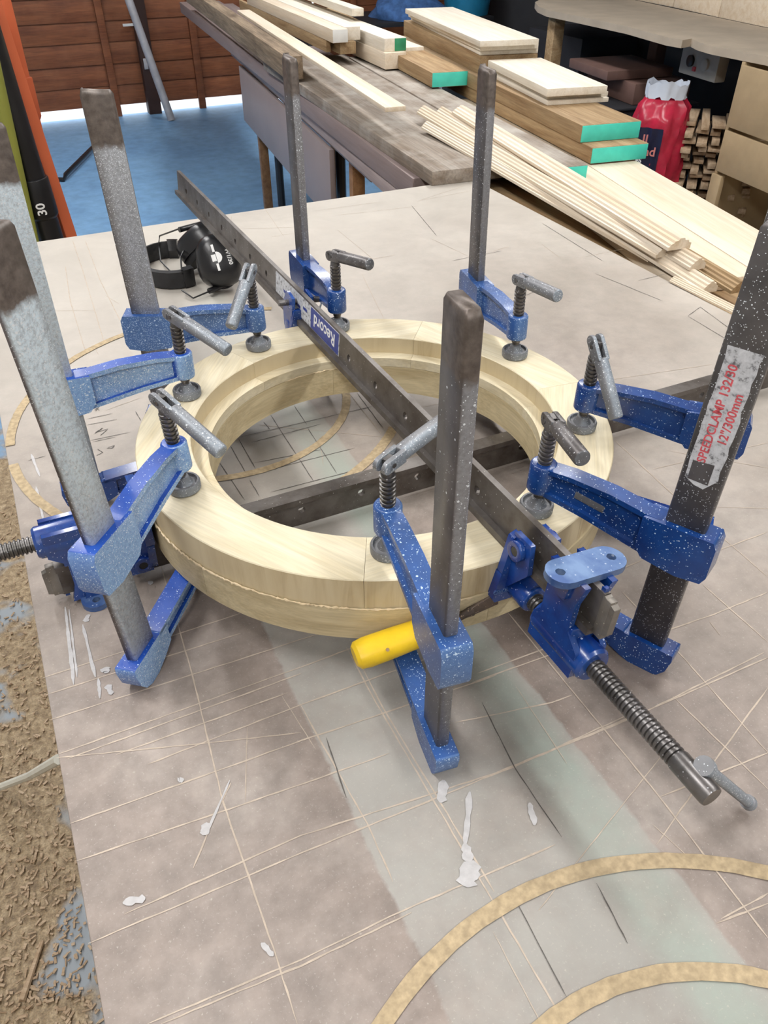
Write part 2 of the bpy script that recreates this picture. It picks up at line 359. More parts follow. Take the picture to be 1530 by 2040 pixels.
# ------------------------------------------------------------------ mesh builder
class MB:
    def __init__(s): s.v = []; s.f = []; s.m = []
    def add(s, vs, fs, mi=0):
        o = len(s.v); s.v += [tuple(p) for p in vs]
        for f in fs: s.f.append([i + o for i in f]); s.m.append(mi)
        return s
    def box(s, c, d, mi=0, rot=None):
        x, y, z = d[0] / 2, d[1] / 2, d[2] / 2
        vs = [V((sx * x, sy * y, sz * z)) for sz in (-1, 1) for sy in (-1, 1) for sx in (-1, 1)]
        if rot is not None: vs = [rot @ p for p in vs]
        c = V(c)
        return s.add([p + c for p in vs], [(0, 2, 3, 1), (4, 5, 7, 6), (0, 1, 5, 4), (2, 6, 7, 3), (0, 4, 6, 2), (1, 3, 7, 5)], mi)
    def prism(s, poly, axis, a, b, mi=0, caps=None):
        def mk(p, t):
            return (t, p[0], p[1]) if axis == 'x' else ((p[0], t, p[1]) if axis == 'y' else (p[0], p[1], t))
        n = len(poly)
        vs = [mk(p, a) for p in poly] + [mk(p, b) for p in poly]
        fs = [(i, (i + 1) % n, n + (i + 1) % n, n + i) for i in range(n)]
        s.add(vs, fs, mi)
        s.add(vs, [tuple(range(n))[::-1], tuple(range(n, 2 * n))], mi if caps is None else caps)
        return s
    def lathe(s, prof, o=(0, 0, 0), ax=(0, 0, 1), seg=20, mi=0, sx=1.0, sy=1.0, xhint=None):
        ax = V(ax).normalized(); o = V(o)
        h = V(xhint) if xhint is not None else (V((1, 0, 0)) if abs(ax.x) < 0.9 else V((0, 1, 0)))
        u = (h - ax * h.dot(ax)).normalized(); w_ = ax.cross(u)
        vs = []; fs = []
        for (r, z) in prof:
            for k in range(seg):
                t = 2 * PI * k / seg
                vs.append(o + ax * z + (u * math.cos(t) * sx + w_ * math.sin(t) * sy) * r)
        for i in range(len(prof) - 1):
            for k in range(seg):
                k2 = (k + 1) % seg
                fs.append((i * seg + k, i * seg + k2, (i + 1) * seg + k2, (i + 1) * seg + k))
        fs.append(tuple(range(seg))[::-1]); L = (len(prof) - 1) * seg; fs.append(tuple(range(L, L + seg)))
        return s.add(vs, fs, mi)
    def rod(s, p0, p1, r, r1=None, seg=16, mi=0):
        p0 = V(p0); p1 = V(p1)
        L = (p1 - p0).length
        return s.lathe([(r, 0), (r1 if r1 is not None else r, L)], p0, p1 - p0, seg, mi)
    def tube(s, path, r, seg=8, mi=0):
        path = [V(p) for p in path]; vs = []; fs = []; n = len(path); up = None
        for i, p in enumerate(path):
            t = (path[min(i + 1, n - 1)] - path[max(i - 1, 0)]).normalized()
            h = V((0, 0, 1)) if abs(t.z) < 0.9 else V((1, 0, 0))
            if up is not None: h = up
            u = (h - t * h.dot(t)).normalized(); up = u; w_ = t.cross(u)
            rr = r[i] if isinstance(r, (list, tuple)) else r
            for k in range(seg):
                a = 2 * PI * k / seg; vs.append(p + (u * math.cos(a) + w_ * math.sin(a)) * rr)
        for i in range(n - 1):
            for k in range(seg):
                k2 = (k + 1) % seg; fs.append((i * seg + k, i * seg + k2, (i + 1) * seg + k2, (i + 1) * seg + k))
        fs.append(tuple(range(seg))[::-1]); fs.append(tuple(range((n - 1) * seg, n * seg)))
        return s.add(vs, fs, mi)
    def build(s, name, mats, parent=None, bevel=0.0, smooth=35, bseg=2):
        me = bpy.data.meshes.new(name); me.from_pydata(s.v, [], s.f)
        if not isinstance(mats, (list, tuple)): mats = [mats]
        for mm in mats: me.materials.append(mm)
        me.polygons.foreach_set('material_index', s.m)
        bm = bmesh.new(); bm.from_mesh(me)
        bmesh.ops.recalc_face_normals(bm, faces=bm.faces)
        if bevel > 0:
            ed = [e for e in bm.edges if len(e.link_faces) == 2 and e.calc_face_angle(0) > math.radians(30)]
            bmesh.ops.bevel(bm, geom=ed, offset=bevel, segments=bseg, profile=0.5, affect='EDGES', clamp_overlap=True)
        bm.to_mesh(me); bm.free()
        if smooth:
            me.polygons.foreach_set('use_smooth', [True] * len(me.polygons))
            me.set_sharp_from_angle(angle=math.radians(smooth))
        o = bpy.data.objects.new(name, me); COL.objects.link(o)
        if parent is not None: o.parent = parent
        return o

def tag(o, label=None, cat=None, group=None, kind=None):
    if label: o['label'] = label
    if cat: o['category'] = cat
    if group: o['group'] = group
    if kind: o['kind'] = kind
    return o
def empty(name, label, cat, loc=(0, 0, 0), group=None, mat=None):
    o = bpy.data.objects.new(name, None); COL.objects.link(o)
    o.empty_display_size = 0.05
    if mat is not None: o.matrix_world = mat
    else: o.location = loc
    return tag(o, label, cat, group)
def basis(o, x, y, z):
    return Matrix(((x.x, y.x, z.x, o.x), (x.y, y.y, z.y, o.y), (x.z, y.z, z.z, o.z), (0, 0, 0, 1)))
def text_mesh(name, txt, size, mat, parent, mtx, depth=0.0003, bold=0.0):
    cu = bpy.data.curves.new(name, 'FONT'); cu.body = txt; cu.size = size; cu.extrude = depth; cu.offset = bold
    cu.align_x = 'CENTER'; cu.align_y = 'CENTER'; cu.resolution_u = 3
    t = bpy.data.objects.new(name, cu); COL.objects.link(t)
    dg = bpy.context.evaluated_depsgraph_get()
    me = bpy.data.meshes.new_from_object(t.evaluated_get(dg))
    bpy.data.objects.remove(t); me.name = name
    me.materials.clear(); me.materials.append(mat)
    o = bpy.data.objects.new(name, me); COL.objects.link(o)
    if parent is not None: o.parent = parent
    o.matrix_local = mtx
    return o
def stadium(lx, ly, n=8):
    """rounded slot outline, long in y"""
    r = lx / 2; h = ly / 2 - r; pts = []
    for k in range(n + 1): a = PI * k / n; pts.append((r * math.cos(a), h + r * math.sin(a)))
    for k in range(n + 1): a = PI + PI * k / n; pts.append((r * math.cos(a), -h + r * math.sin(a)))
    return pts
# ================================================================== STRUCTURE
RZ = ROOM_A
def room_obj(o):
    o.rotation_euler = (0, 0, RZ); return o
E1_MIN, E1_MAX, E2_MIN, E2_MAX = -3.2, 7.2, -2.6, 4.1
# room objects are built in room axes: local x = across (E2), local y = along (E1)
mb = MB(); mb.box(((E2_MIN + E2_MAX) / 2, (E1_MIN + E1_MAX) / 2, FLOOR_Z - 0.05), (E2_MAX - E2_MIN, E1_MAX - E1_MIN, 0.1))
tag(room_obj(mb.build('floor', M['floor'], smooth=0)), kind='structure')
mb = MB(); mb.box(((E2_MIN + E2_MAX) / 2, (E1_MIN + E1_MAX) / 2, CEIL_Z + 0.03), (E2_MAX - E2_MIN + .2, E1_MAX - E1_MIN + .2, 0.06))
tag(room_obj(mb.build('ceiling', M['ceil'], smooth=0)), kind='structure')
HW = CEIL_Z - FLOOR_Z; ZW = (CEIL_Z + FLOOR_Z) / 2
for nm, c, d, mt in (('wall_left', (E2_MIN - .05, (E1_MIN + E1_MAX) / 2, ZW), (.1, E1_MAX - E1_MIN, HW), 'plaster'),
                     ('wall_right', (E2_MAX + .05, (E1_MIN + E1_MAX) / 2, ZW), (.1, E1_MAX - E1_MIN, HW), 'dark_wall'),
                     ('wall_front', ((E2_MIN + E2_MAX) / 2, E1_MIN - .05, ZW), (E2_MAX - E2_MIN + .2, .1, HW), 'plaster')):
    mb = MB(); mb.box(c, d); tag(room_obj(mb.build(nm, M[mt], smooth=0)), kind='structure')
# sunlit yard beyond the gap under the fence doors
mb = MB(); mb.box(((E2_MIN + E2_MAX) / 2, E1_MAX + 3.1, FLOOR_Z - 0.08), (12, 6, 0.1))
tag(room_obj(mb.build('yard_ground', M['out_ground'], smooth=0)), kind='structure')
# fluorescent battens on the ceiling
for i, (a, b) in enumerate(LAMPS):
    o = empty('fluorescent_batten', 'white fluorescent batten light on the ceiling above the workshop', 'light', RM(a, b, CEIL_Z), 'ceiling battens')
    o.rotation_euler = (0, 0, RZ)
    MB().box((0, 0, -0.03), (0.10, 1.55, 0.06)).build('housing', M['ceil'], o, 0.006)
    MB().rod((0, -0.74, -0.075), (0, 0.74, -0.075), 0.013, seg=10).build('tube', M['tube'], o)

# fence wall: three panels of lapped boards with battens, open gap at the foot
fence = bpy.data.objects.new('wall_back', None); COL.objects.link(fence); tag(fence, kind='structure')
fence.location = RM(E1_MAX, 0, FLOOR_Z); fence.rotation_euler = (0, 0, RZ)
panels = [(-2.6, -0.12), (-0.10, 1.27), (1.36, 2.74), (2.76, 4.1)]
bmesh_cache = {}
for (a, b) in panels:
    L = b - a
    if L not in bmesh_cache:
        mb = MB()
        # feather-edged board, tapered in section, slightly tilted
        mb.prism([(0.0, 0), (0.019, 0.0), (0.008, 0.162), (0.0, 0.162)], 'x', -L / 2, L / 2)
        bmesh_cache[L] = mb.build('fence_board', M['fence'], fence, 0.0015)
        first = True
        me = bmesh_cache[L].data
    for k in range(19):
        if k == 0 and first: o = bmesh_cache[L]; first = False
        else:
            o = bpy.data.objects.new('fence_board', me); COL.objects.link(o); o.parent = fence
        o.location = ((a + b) / 2, -0.012 + random.uniform(-.003, .002), 0.075 + k * 0.145 + random.uniform(-.004, .004))
        o.rotation_euler = (0, PI if False else random.uniform(-.003, .003), 0)
        o.scale = (1, -1, 1)
battens = [-1.9, -1.1, -0.35, 0.33, 1.03, 1.72, 2.35, 3.1]
bat = None
for x in battens:
    if bat is None:
        bat = MB().box((0, 0, 1.385), (0.055, 0.03, 2.77)).build('batten', M['fence'], fence, 0.003); o = bat
        bat.data.transform(Matrix.Rotation(0, 4, 'X'))
    else:
        o = bpy.data.objects.new('batten', bat.data); COL.objects.link(o); o.parent = fence
    o.location = (x, -0.045, 0.0)
mb = MB().box((1.318, -0.05, 1.39), (0.10, 0.10, 2.78)); mb.build('gate_post', M['post'], fence, 0.004)
MB().box((1.25, -0.062, 0.62), (0.13, 0.004, 0.018)).build('latch_plate', M['white_end'], fence, 0.001)
MB().box((1.30, -0.104, 0.36), (0.03, 0.012, 0.075)).build('hinge_plate', M['pole'], fence, 0.002)
# grey pole leaning on the gate post
pb = at((342, 240), FLOOR_Z); pt = pb + V((-0.28, 0.18, 1.9))
pt = RM(E1_MAX - 0.16, 0, 0) ; 
q = pb.copy(); tdir = (RM(0, -0.34, 0) + RM(0.22, 0, 0) + V((0, 0, 1.75)))
o = MB().rod((0, 0, 0), tdir, 0.030, 0.030, 14).build('leaning_pole', M['pole'], None)
o.location = pb + V((0, 0, 0.004))
tag(o, 'pale grey pole leaning against the dark gate post of the fence', 'pole')

# ------------------------------------------------------------------ work table
TAB_X0, TAB_X1, TAB_Y0, TAB_Y1 = -0.087, 1.133, -0.55, 1.85
table = empty('work_table', 'large work table with a scratched brown hardboard top under the clamped ring', 'table', (0, 0, FLOOR_Z))
table.rotation_euler = (0, 0, RZ)
tz = -FLOOR_Z
mb = MB(); mb.box(((TAB_X0 + TAB_X1) / 2, (TAB_Y0 + TAB_Y1) / 2, -0.009), (TAB_X1 - TAB_X0, TAB_Y1 - TAB_Y0, 0.018))
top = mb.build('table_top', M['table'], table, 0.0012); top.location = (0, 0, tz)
mb = MB()
for (c, d) in ((((TAB_X0 + TAB_X1) / 2, TAB_Y0 + .08, -.065), (1.06, .045, .09)), (((TAB_X0 + TAB_X1) / 2, TAB_Y1 - .08, -.065), (1.06, .045, .09)),
               ((TAB_X0 + .08, .65, -.065), (.045, 2.15, .09)), ((TAB_X1 - .08, .65, -.065), (.045, 2.15, .09))):
    mb.box(c, d)
o = mb.build('frame', M['tan'], table, 0.002); o.location = (0, 0, tz)
lm = None
for x in (TAB_X0 + .09, TAB_X1 - .09):
    for y in (TAB_Y0 + .09, TAB_Y1 - .09):
        if lm is None: lm = MB().box((0, 0, (tz - .11) / 2), (.07, .07, tz - .11)).build('leg', M['tan'], table, .003); o = lm
        else: o = bpy.data.objects.new('leg', lm.data); COL.objects.link(o); o.parent = table
        o.location = (x, y, 0)

# marks that lie in the face of the hardboard, given by where they run across the sheet
TI = (Matrix.Translation((0, 0, 0)) @ Matrix.Rotation(RZ, 4, 'Z')).inverted()
def tl(px):
    p = TI @ at(px, 0.0); return V((p.x, p.y, 0))
ZN = [0]
def strip(mb, pts, wd, z, jitter=0.0):
    ZN[0] += 1; z += 0.0000030 * (ZN[0] % 97)     # crossing marks lie one over another
    pts = [V(p) for p in pts]
    if jitter:
        res = [pts[0]]
        for a, b in zip(pts, pts[1:]):
            n = max(7, int((b - a).length / 0.010)); d = (b - a).normalized(); nn = V((-d.y, d.x, 0))
            for k in range(1, n + 1): res.append(a.lerp(b, k / n) + nn * random.uniform(-jitter, jitter))
        pts = res
    vs = []; n = len(pts)
    for i, p in enumerate(pts):
        d = (pts[min(i + 1, n - 1)] - pts[max(i - 1, 0)]).normalized(); nn = V((-d.y, d.x, 0))
        h = wd / 2 * (1 + (random.uniform(-.35, .35) if jitter else 0)) * (.25 if i in (0, n - 1) else 1)
        vs += [p + nn * h + V((0, 0, z)), p - nn * h + V((0, 0, z))]
    mb.add(vs, [(2 * i, 2 * i + 1, 2 * i + 3, 2 * i + 2) for i in range(n - 1)])
def arc(mb, c, R, wd, z, a0=0, a1=360, n=140, jit=0.0004):
    vs = []
    for k in range(n + 1):
        a = math.radians(a0 + (a1 - a0) * k / n)
        for r in (R + wd / 2 + random.uniform(-jit, jit), R - wd / 2 + random.uniform(-jit, jit)):
            p = TI @ V((c[0] + r * math.cos(a), c[1] + r * math.sin(a), 0)); vs.append((p.x, p.y, z))
    ok = lambda p: TAB_X0 < p[0] < TAB_X1 and TAB_Y0 < p[1] < TAB_Y1
    fs = [(2 * i, 2 * i + 1, 2 * i + 3, 2 * i + 2) for i in range(n) if all(ok(vs[2 * i + j]) for j in range(4))]
    mb.add(vs, fs)
SCORES = [((85, 1351), (480, 1222)), ((90, 1385), (250, 1334), (480, 1262)), ((98, 1435), (521, 1300), (780, 1215)), ((112, 1504), (600, 1329), (850, 1235)),
          ((135, 1512), (600, 1342)), ((231, 1504), (574, 1380)), ((294, 1523), (600, 1404), (880, 1302)), ((139, 1641), (600, 1476), (990, 1345)),
          ((151, 1716), (600, 1563), (775, 1501)), ((247, 1822), (600, 1665), (1020, 1530), (1261, 1420)), ((176, 1880), (600, 1700), (1268, 1427), (1522, 1300)),
          ((294, 2040), (600, 1912), (803, 1814), (1106, 1683)), ((321, 2040), (600, 1924), (820, 1818)), ((112, 1510), (390, 1483), (600, 1460)),
          ((320, 1125), (382, 1340), (445, 1600), (545, 1890), (592, 2040)), ((596, 1400), (732, 1642), (783, 1757)), ((690, 1290), (749, 1400), (971, 1777), (1120, 2030)),
          ((700, 1285), (757, 1400), (985, 1777)), ((1012, 1221), (1314, 1588), (1530, 1870)), ((1240, 1180), (1352, 1300), (1530, 1500)), ((1340, 1387), (1530, 1573)),
          ((950, 1342), (1120, 1280), (1190, 1250)), ((940, 1360), (1180, 1275)), ((905, 1440), (1100, 1400), (1140, 1385)), ((1308, 1683), (1424, 1516), (1530, 1370)),
          ((950, 1556), (1310, 1407), (1530, 1310)), ((1314, 1588), (1530, 1500)), ((1436, 1831), (1530, 1780)), ((1425, 1840), (1530, 1800)), ((1225, 878), (1340, 985), (1530, 1150)),
          ((1195, 1150), (1345, 1090)), ((1230, 1290), (1420, 1225), (1530, 1180)), ((130, 530), (140, 600), (170, 700)), ((145, 480), (165, 540), (210, 690)), ((170, 480), (200, 560), (240, 640)),
          ((460, 1560), (430, 1620), (385, 1730)), ((1225, 1240), (1330, 1335)), ((1400, 1165), (1530, 1280)), ((1060, 1140), (1200, 1085)), ((1340, 1130), (1530, 1060))]
mb = MB()
for sgm in SCORES: strip(mb, [tl(p) for p in sgm], 0.00125, 0.0003, 0.00025)
for k in range(60):     # short stray scratches
    p = V((random.uniform(-.05, 1.08), random.uniform(-.2, 1.8), 0)); a = random.gauss(0, .25) + random.choice((0, PI / 2)); L = random.uniform(.02, .22)
    strip(mb, [p, p + V((math.cos(a), math.sin(a), 0)) * L], 0.0007, 0.00028, 0.0002)
o = mb.build('score_lines', M['score'], table, smooth=0); o.location = (0, 0, tz); tag(o, 'thin pale saw scores crossing the table top', kind='stuff')
PENCIL = [((539, 827), (626, 961)), ((586, 808), (611, 846)), ((613, 853), (672, 945)), ((475, 874), (509, 934)), ((458, 887), (491, 944)), ((498, 957), (517, 989)),
          ((436, 920), (488, 997)), ((525, 841), (538, 856)), ((711, 783), (764, 854)), ((505, 923), (641, 896)), ((462, 956), (600, 920), (707, 893)), ((539, 981), (709, 937)),
          ((479, 871), (742, 810)), ((501, 882), (640, 845)), ((177, 805), (226, 795)), ((174, 835), (225, 824)), ((174, 847), (233, 836)), ((180, 878), (261, 861)), ((184, 881), (230, 871)),
          ((56, 918), (90, 909)), ((270, 820), (281, 839)), ((190, 820), (197, 812), (188, 818)), ((190, 812), (198, 818)), ((188, 865), (205, 853), (190, 862), (215, 855), (200, 868)), ((215, 892), (228, 888), (224, 893), (212, 894)),
          ((194, 895), (205, 902), (192, 908)), ((10, 935), (26, 927)), ((960, 1400), (1025, 1530), (1119, 1669)), ((650, 1470), (690, 1590)), ((1188, 1760), (1250, 1880)), ((1020, 1780), (1130, 1990)),
          ((1080, 445), (1200, 520)), ((900, 520), (1000, 500)), ((1370, 630), (1395, 612), (1460, 660)), ((1370, 630), (1470, 690)), ((1185, 545), (1320, 600)), ((1270, 560), (1330, 545)), ((820, 410), (870, 470)), ((1000, 610), (1090, 570))]
mb = MB()
for sgm in PENCIL: strip(mb, [tl(p) for p in sgm], 0.0010, 0.0005, 0.0002)
o = mb.build('pencil_lines', M['pencil'], table, smooth=0); o.location = (0, 0, tz); tag(o, 'dark pencil setting-out lines on the table top', kind='stuff')
mb = MB()
for (a, b, wd) in (((884, 1555), (878, 1600), .007), ((936, 1578), (926, 1690), .0045), ((926, 1680), (936, 1722), .007), ((940, 1715), (930, 1768), .013), ((130, 1210), (148, 1365), .003), ((138, 1215), (154, 1350), .002),
                   ((165, 1245), (190, 1350), .003), ((176, 1225), (170, 1240), .006), ((196, 1352), (200, 1392), .003), ((215, 1365), (222, 1385), .006), ((210, 1330), (212, 1342), .008), ((62, 905), (80, 950), .003), ((72, 970), (88, 1040), .003),
                   ((1055, 1600), (1065, 1645), .005), ((355, 1557), (366, 1552), .005), ((458, 1555), (410, 1665), .002), ((410, 1640), (408, 1665), .006), ((520, 1880), (545, 1905), .004), ((295, 1163), (305, 1160), .006), ((245, 1800), (290, 1790), .006)):
    strip(mb, [tl(a), tl(b)], wd, 0.0007, wd * 0.10)
o = mb.build('white_smears', M['chalk'], table, smooth=0); o.location = (0, 0, tz); tag(o, 'white paint and filler smears on the table top', kind='stuff')
for (c, R, wd, a0, a1) in (((0.225, 0.030), 0.2815, 0.0125, 0, 360), ((0.224, 0.022), 0.2085, 0.0125, 0, 360), ((-0.205, 1.015), 0.331, 0.0125, 90, 260), ((-0.251, 1.014), 0.195, 0.012, 240, 395), ((-0.30, 1.03), 0.325, 0.014, 300, 345)):
    mb = MB(); arc(mb, c, R, wd, 0.00115 + 0.00002 * ((int(R * 1000)) % 7), a0, a1)
    o = mb.build('routed_groove', M['groove'], table, smooth=0); o.location = (0, 0, tz)
# ================================================================== OBJECTS
# ------------------------------------------------------------------ glued ring
RC = V((-0.0104, 0.770, 0)); R_OUT, R_IN, R_IN2 = 0.268, 0.2083, 0.192
Z_BOT, Z_SEAM, Z_LEDGE, Z_TOP = 0.050, 0.0893, 0.1017, 0.124
ring = empty('wooden_ring', 'thick two-layer pale wooden ring glued from segments and held in clamps', 'ring', (RC.x, RC.y, Z_BOT))
def ring_segment(sec, half, n=22, sides=()):
    """arc of the section (r, z) about the local origin, middle of the arc towards +y so that grain runs along x"""
    mb = MB(); m = len(sec); vs = []
    for k in range(n + 1):
        a = PI / 2 - half + 2 * half * k / n
        for (r, z) in sec: vs.append((r * math.cos(a), r * math.sin(a), z))
    fs = []; fs2 = []
    for k in range(n):
        for j in range(m):
            j2 = (j + 1) % m
            (fs2 if j in sides else fs).append((k * m + j, k * m + j2, (k + 1) * m + j2, (k + 1) * m + j))
    fs.append(tuple(range(m))); fs.append(tuple(range(n * m, n * m + m))[::-1])
    mb.add(vs, fs)
    for f_ in fs2: mb.f.append(list(f_)); mb.m.append(1)
    return mb
c = 0.0009
up_sec = [(R_OUT, Z_SEAM), (R_OUT, Z_TOP - c), (R_OUT - c, Z_TOP), (R_IN + c, Z_TOP), (R_IN, Z_TOP - c), (R_IN, Z_LEDGE), (R_IN2, Z_LEDGE), (R_IN2, Z_SEAM)]
lo_sec = [(R_OUT + .0012, Z_BOT), (R_OUT + .0016, Z_SEAM - .0006), (R_IN2 - .0004, Z_SEAM - .0006), (R_IN2, Z_BOT)]
up_joints = [-91.6, -40.3, 19, 76, 139, 204, 268.4]
lo_joints = [-66, -6, 51, 108, 171, 232, 294]
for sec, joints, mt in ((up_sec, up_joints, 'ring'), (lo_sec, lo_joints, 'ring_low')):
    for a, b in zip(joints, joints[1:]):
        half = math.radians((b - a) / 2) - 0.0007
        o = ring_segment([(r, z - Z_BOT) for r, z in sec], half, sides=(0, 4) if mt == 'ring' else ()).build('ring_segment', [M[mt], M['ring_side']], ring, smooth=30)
        o.rotation_euler = (0, 0, math.radians((a + b) / 2) - PI / 2)
# thin ragged line of squeezed-out glue along the outer seam
path = []
for k in range(0, 301):
    a = math.radians(140 + k * 150 / 300 * 1.0)
    r = R_OUT + 0.0014 + random.uniform(-.0004, .0006)
    path.append((r * math.cos(a), r * math.sin(a), Z_SEAM - Z_BOT + random.uniform(-.0007, .0007)))
MB().tube(path, [random.choice((.0004, .0009, .0014, .0011)) for _ in path], 6).build('glue_line', M['glue'], ring)
arc_n = 40
path = []
for k in range(arc_n):
    a = math.radians(95 + k * 35 / arc_n); r = R_IN2 - .0002
    path.append((r * math.cos(a), r * math.sin(a), Z_SEAM - Z_BOT + random.uniform(-.0006, .0006)))
MB().tube(path, [random.choice((.0003, .0005, .0009)) for _ in path], 5).build('glue_line', M['glue'], ring)

# ------------------------------------------------------------------ lever-handled F clamps
T_BAR, Z_PIV, BAR_TOP, BAR_BOT = 0.138, 0.103, 0.310, -0.108
RT_H = Z_TOP - Z_BOT
def thread_prof(z0, z1, r, pitch, depth):
    pr = []; z = z0
    while z < z1 - pitch * .5:
        pr += [(r - depth, z), (r - depth, z + pitch * .28), (r, z + pitch * .42), (r, z + pitch * .82), (r - depth, z + pitch * .98)]
        z += pitch
    return pr
def f_clamp(label, pad_px, phi, tu, tv, end_px, near, bar_face, bar_edge, blue, blue_low, steel, sticker=False, flip=False):
    P0 = at(pad_px, Z_TOP); phi = math.radians(phi); tu = math.radians(tu); tv = math.radians(tv)
    u = V((math.cos(phi), math.sin(phi), 0)); vv = V((-math.sin(phi), math.cos(phi), 0))
    wv = (V((0, 0, 1)) + u * math.tan(tu) + vv * math.tan(tv)).normalized()
    u = (u - wv * u.dot(wv)).normalized(); vv = wv.cross(u)
    mtx = basis(P0, u, vv, wv); inv = mtx.inverted()
    root = empty('f_clamp', label, 'clamp', group='lever clamps round the ring', mat=mtx)
    side = 1 if (inv @ CAM).y > 0 else -1          # which broad face looks at the room's viewer
    # --- steel bar
    hx, hy, ch = 0.0172, 0.0056, 0.0016
    sec = [(T_BAR - hx + ch, -hy), (T_BAR + hx - ch, -hy), (T_BAR + hx, -hy + ch), (T_BAR + hx, hy - ch), (T_BAR + hx - ch, hy), (T_BAR - hx + ch, hy), (T_BAR - hx, hy - ch), (T_BAR - hx, -hy + ch)]
    mb = MB(); n = 8
    lv = [(BAR_BOT, 1.0), (BAR_TOP - .004, 1.0), (BAR_TOP, 0.86)]
    vs = []
    for z, s in lv: vs += [(T_BAR + (p[0] - T_BAR) * s, p[1] * s, z + (0.003 * (1 if i in (2, 3) else 0) if s < 1 else 0)) for i, p in enumerate(sec)]
    for k in range(2):
        for i in range(n):
            j = (i + 1) % n
            mb.add(vs, [(k * n + i, k * n + j, (k + 1) * n + j, (k + 1) * n + i)], 0 if i in (0, 4) else 1)
    mb.add(vs, [tuple(range(n))[::-1]], 1); mb.add(vs, [tuple(range(2 * n, 3 * n))], 1)
    # every call above added the ring again: weld
    ob = mb.build('bar', [bar_face, bar_edge], root, smooth=25)
    bm = bmesh.new(); bm.from_mesh(ob.data); bmesh.ops.remove_doubles(bm, verts=bm.verts, dist=1e-6); bmesh.ops.recalc_face_normals(bm, faces=bm.faces); bm.to_mesh(ob.data); bm.free()
    # --- fixed lower arm, cast with the head that takes the bar
    yt = -RT_H
    mb = MB()
    head = [(T_BAR - .034, yt - .013), (T_BAR + .029, yt - .013), (T_BAR + .030, yt - .020), (T_BAR + .027, yt - .036), (T_BAR + .021, yt - .045), (T_BAR + .012, yt - .0494), (T_BAR - .002, yt - .0494), (T_BAR - .018, yt - .044), (T_BAR - .034, yt - .036)]
    mb.prism(head, 'y', -.0105, .0105)
    webp = [(-.012, yt - .003), (.03, yt - .006), (T_BAR - .030, yt - .013), (T_BAR - .030, yt - .036), (.05, yt - .028), (.005, yt - .021), (-.012, yt - .016)]
    mb.prism(webp, 'y', -.0045, .0045)
    mb.prism([(-.013, yt - .001), (.028, yt - .004), (T_BAR - .020, yt - .012), (T_BAR - .020, yt - .016), (.028, yt - .009), (-.013, yt - .006)], 'y', -.0105, .0105)
    mb.prism([(-.012, yt - .014), (.005, yt - .018), (.05, yt - .025), (T_BAR - .024, yt - .033), (T_BAR - .024, yt - .038), (.05, yt - .030), (.005, yt - .023), (-.012, yt - .018)], 'y', -.0085, .0085)
    mb.lathe([(.0115, 0), (.0125, -.003), (.0105, -.014)][::-1], (0, 0, yt), (0, 0, 1), 16)
    mb.build('fixed_arm', blue_low, root, 0.0022, bseg=3)
    # --- sliding upper arm
    mb = MB()
    mb.lathe([(.0118, .0262), (.0130, .028), (.0130, .0555), (.0118, .0578)], seg=20)
    collar = [(T_BAR - .034, .054), (T_BAR + .0275, .056), (T_BAR + .031, .050), (T_BAR + .0315, .018), (T_BAR + .028, .010), (T_BAR + .006, .0065), (T_BAR - .026, .010), (T_BAR - .034, .020)]
    mb.prism(collar, 'y', -.0125, .0125)
    mb.prism([(0, .031), (0, .054), (.05, .0565), (T_BAR - .03, .052), (T_BAR - .03, .016), (.05, .025)], 'y', -.0042, .0042)
    mb.prism([(.006, .0565), (.03, .0590), (.07, .0588), (T_BAR - .03, .0545), (T_BAR - .018, .0545), (T_BAR - .018, .0495), (T_BAR - .03, .0490), (.07, .0535), (.03, .0540), (.006, .0515)], 'y', -.0088, .0088)
    mb.prism([(.006, .0315), (.05, .0268), (T_BAR - .028, .0165), (T_BAR - .028, .0115), (.05, .0215), (.006, .0265)], 'y', -.0088, .0088)
    arm = mb.build('sliding_arm', blue, root, 0.0020, bseg=3)
    if sticker: mb = MB(); mb.box((.052, side * .0044, .0385), (.030, .0010, .0075), rot=Matrix.Rotation(math.radians(7), 3, 'Y'))
    if sticker: mb.build('name_plate', M['pad'], arm, 0.0004)
    # --- swivel pad and screw
    mb = MB(); mb.lathe([(.0148, 0), (.0165, .0015), (.0168, .0085), (.0158, .0105), (.0140, .0105), (.0133, .0075), (.0100, .0082), (.0075, .0120), (.0062, .0165), (.0045, .0175)], seg=28)
    mb.build('swivel_pad', M['pad'], root)
    mb = MB()
    pr = [(.0044, .0125), (.0044, .019), (.0056, .0205), (.0056, .0262)] + thread_prof(.0262, .0900, .0072, .0046, .0017) + [(.0062, .0900), (.0062, .0935), (.0050, .0960)]
    mb.lathe(pr, seg=18)
    piv_dir = (inv @ on_sphere(end_px, mtx @ V((0, 0, Z_PIV)), .079, near)) - V((0, 0, Z_PIV))
    d = piv_dir.normalized()
    # hinge axis: square to the handle and as level as possible
    ax = d.cross(V((0, 0, 1)))
    ax = ax.normalized() if ax.length > .05 else V((0, 1, 0))
    nrm = ax.cross(d).normalized()
    flat_x = ax.cross(V((0, 0, 1))).normalized()
    R3 = Matrix((flat_x, ax, V((0, 0, 1)))).transposed()
    mb.box((0, 0, Z_PIV - .003), (.0095, .0042, .017), rot=R3)
    mb.build('screw', M['thread'], root)
    # --- folding handle: rod with a slotted end straddling the screw tongue
    mb = MB(); o0 = V((0, 0, Z_PIV))
    mb.lathe([(.0064, .014), (.0076, .016), (.0076, .077), (.0066, .079)], o0, d, 18)
    RH = Matrix((d, ax, nrm)).transposed()
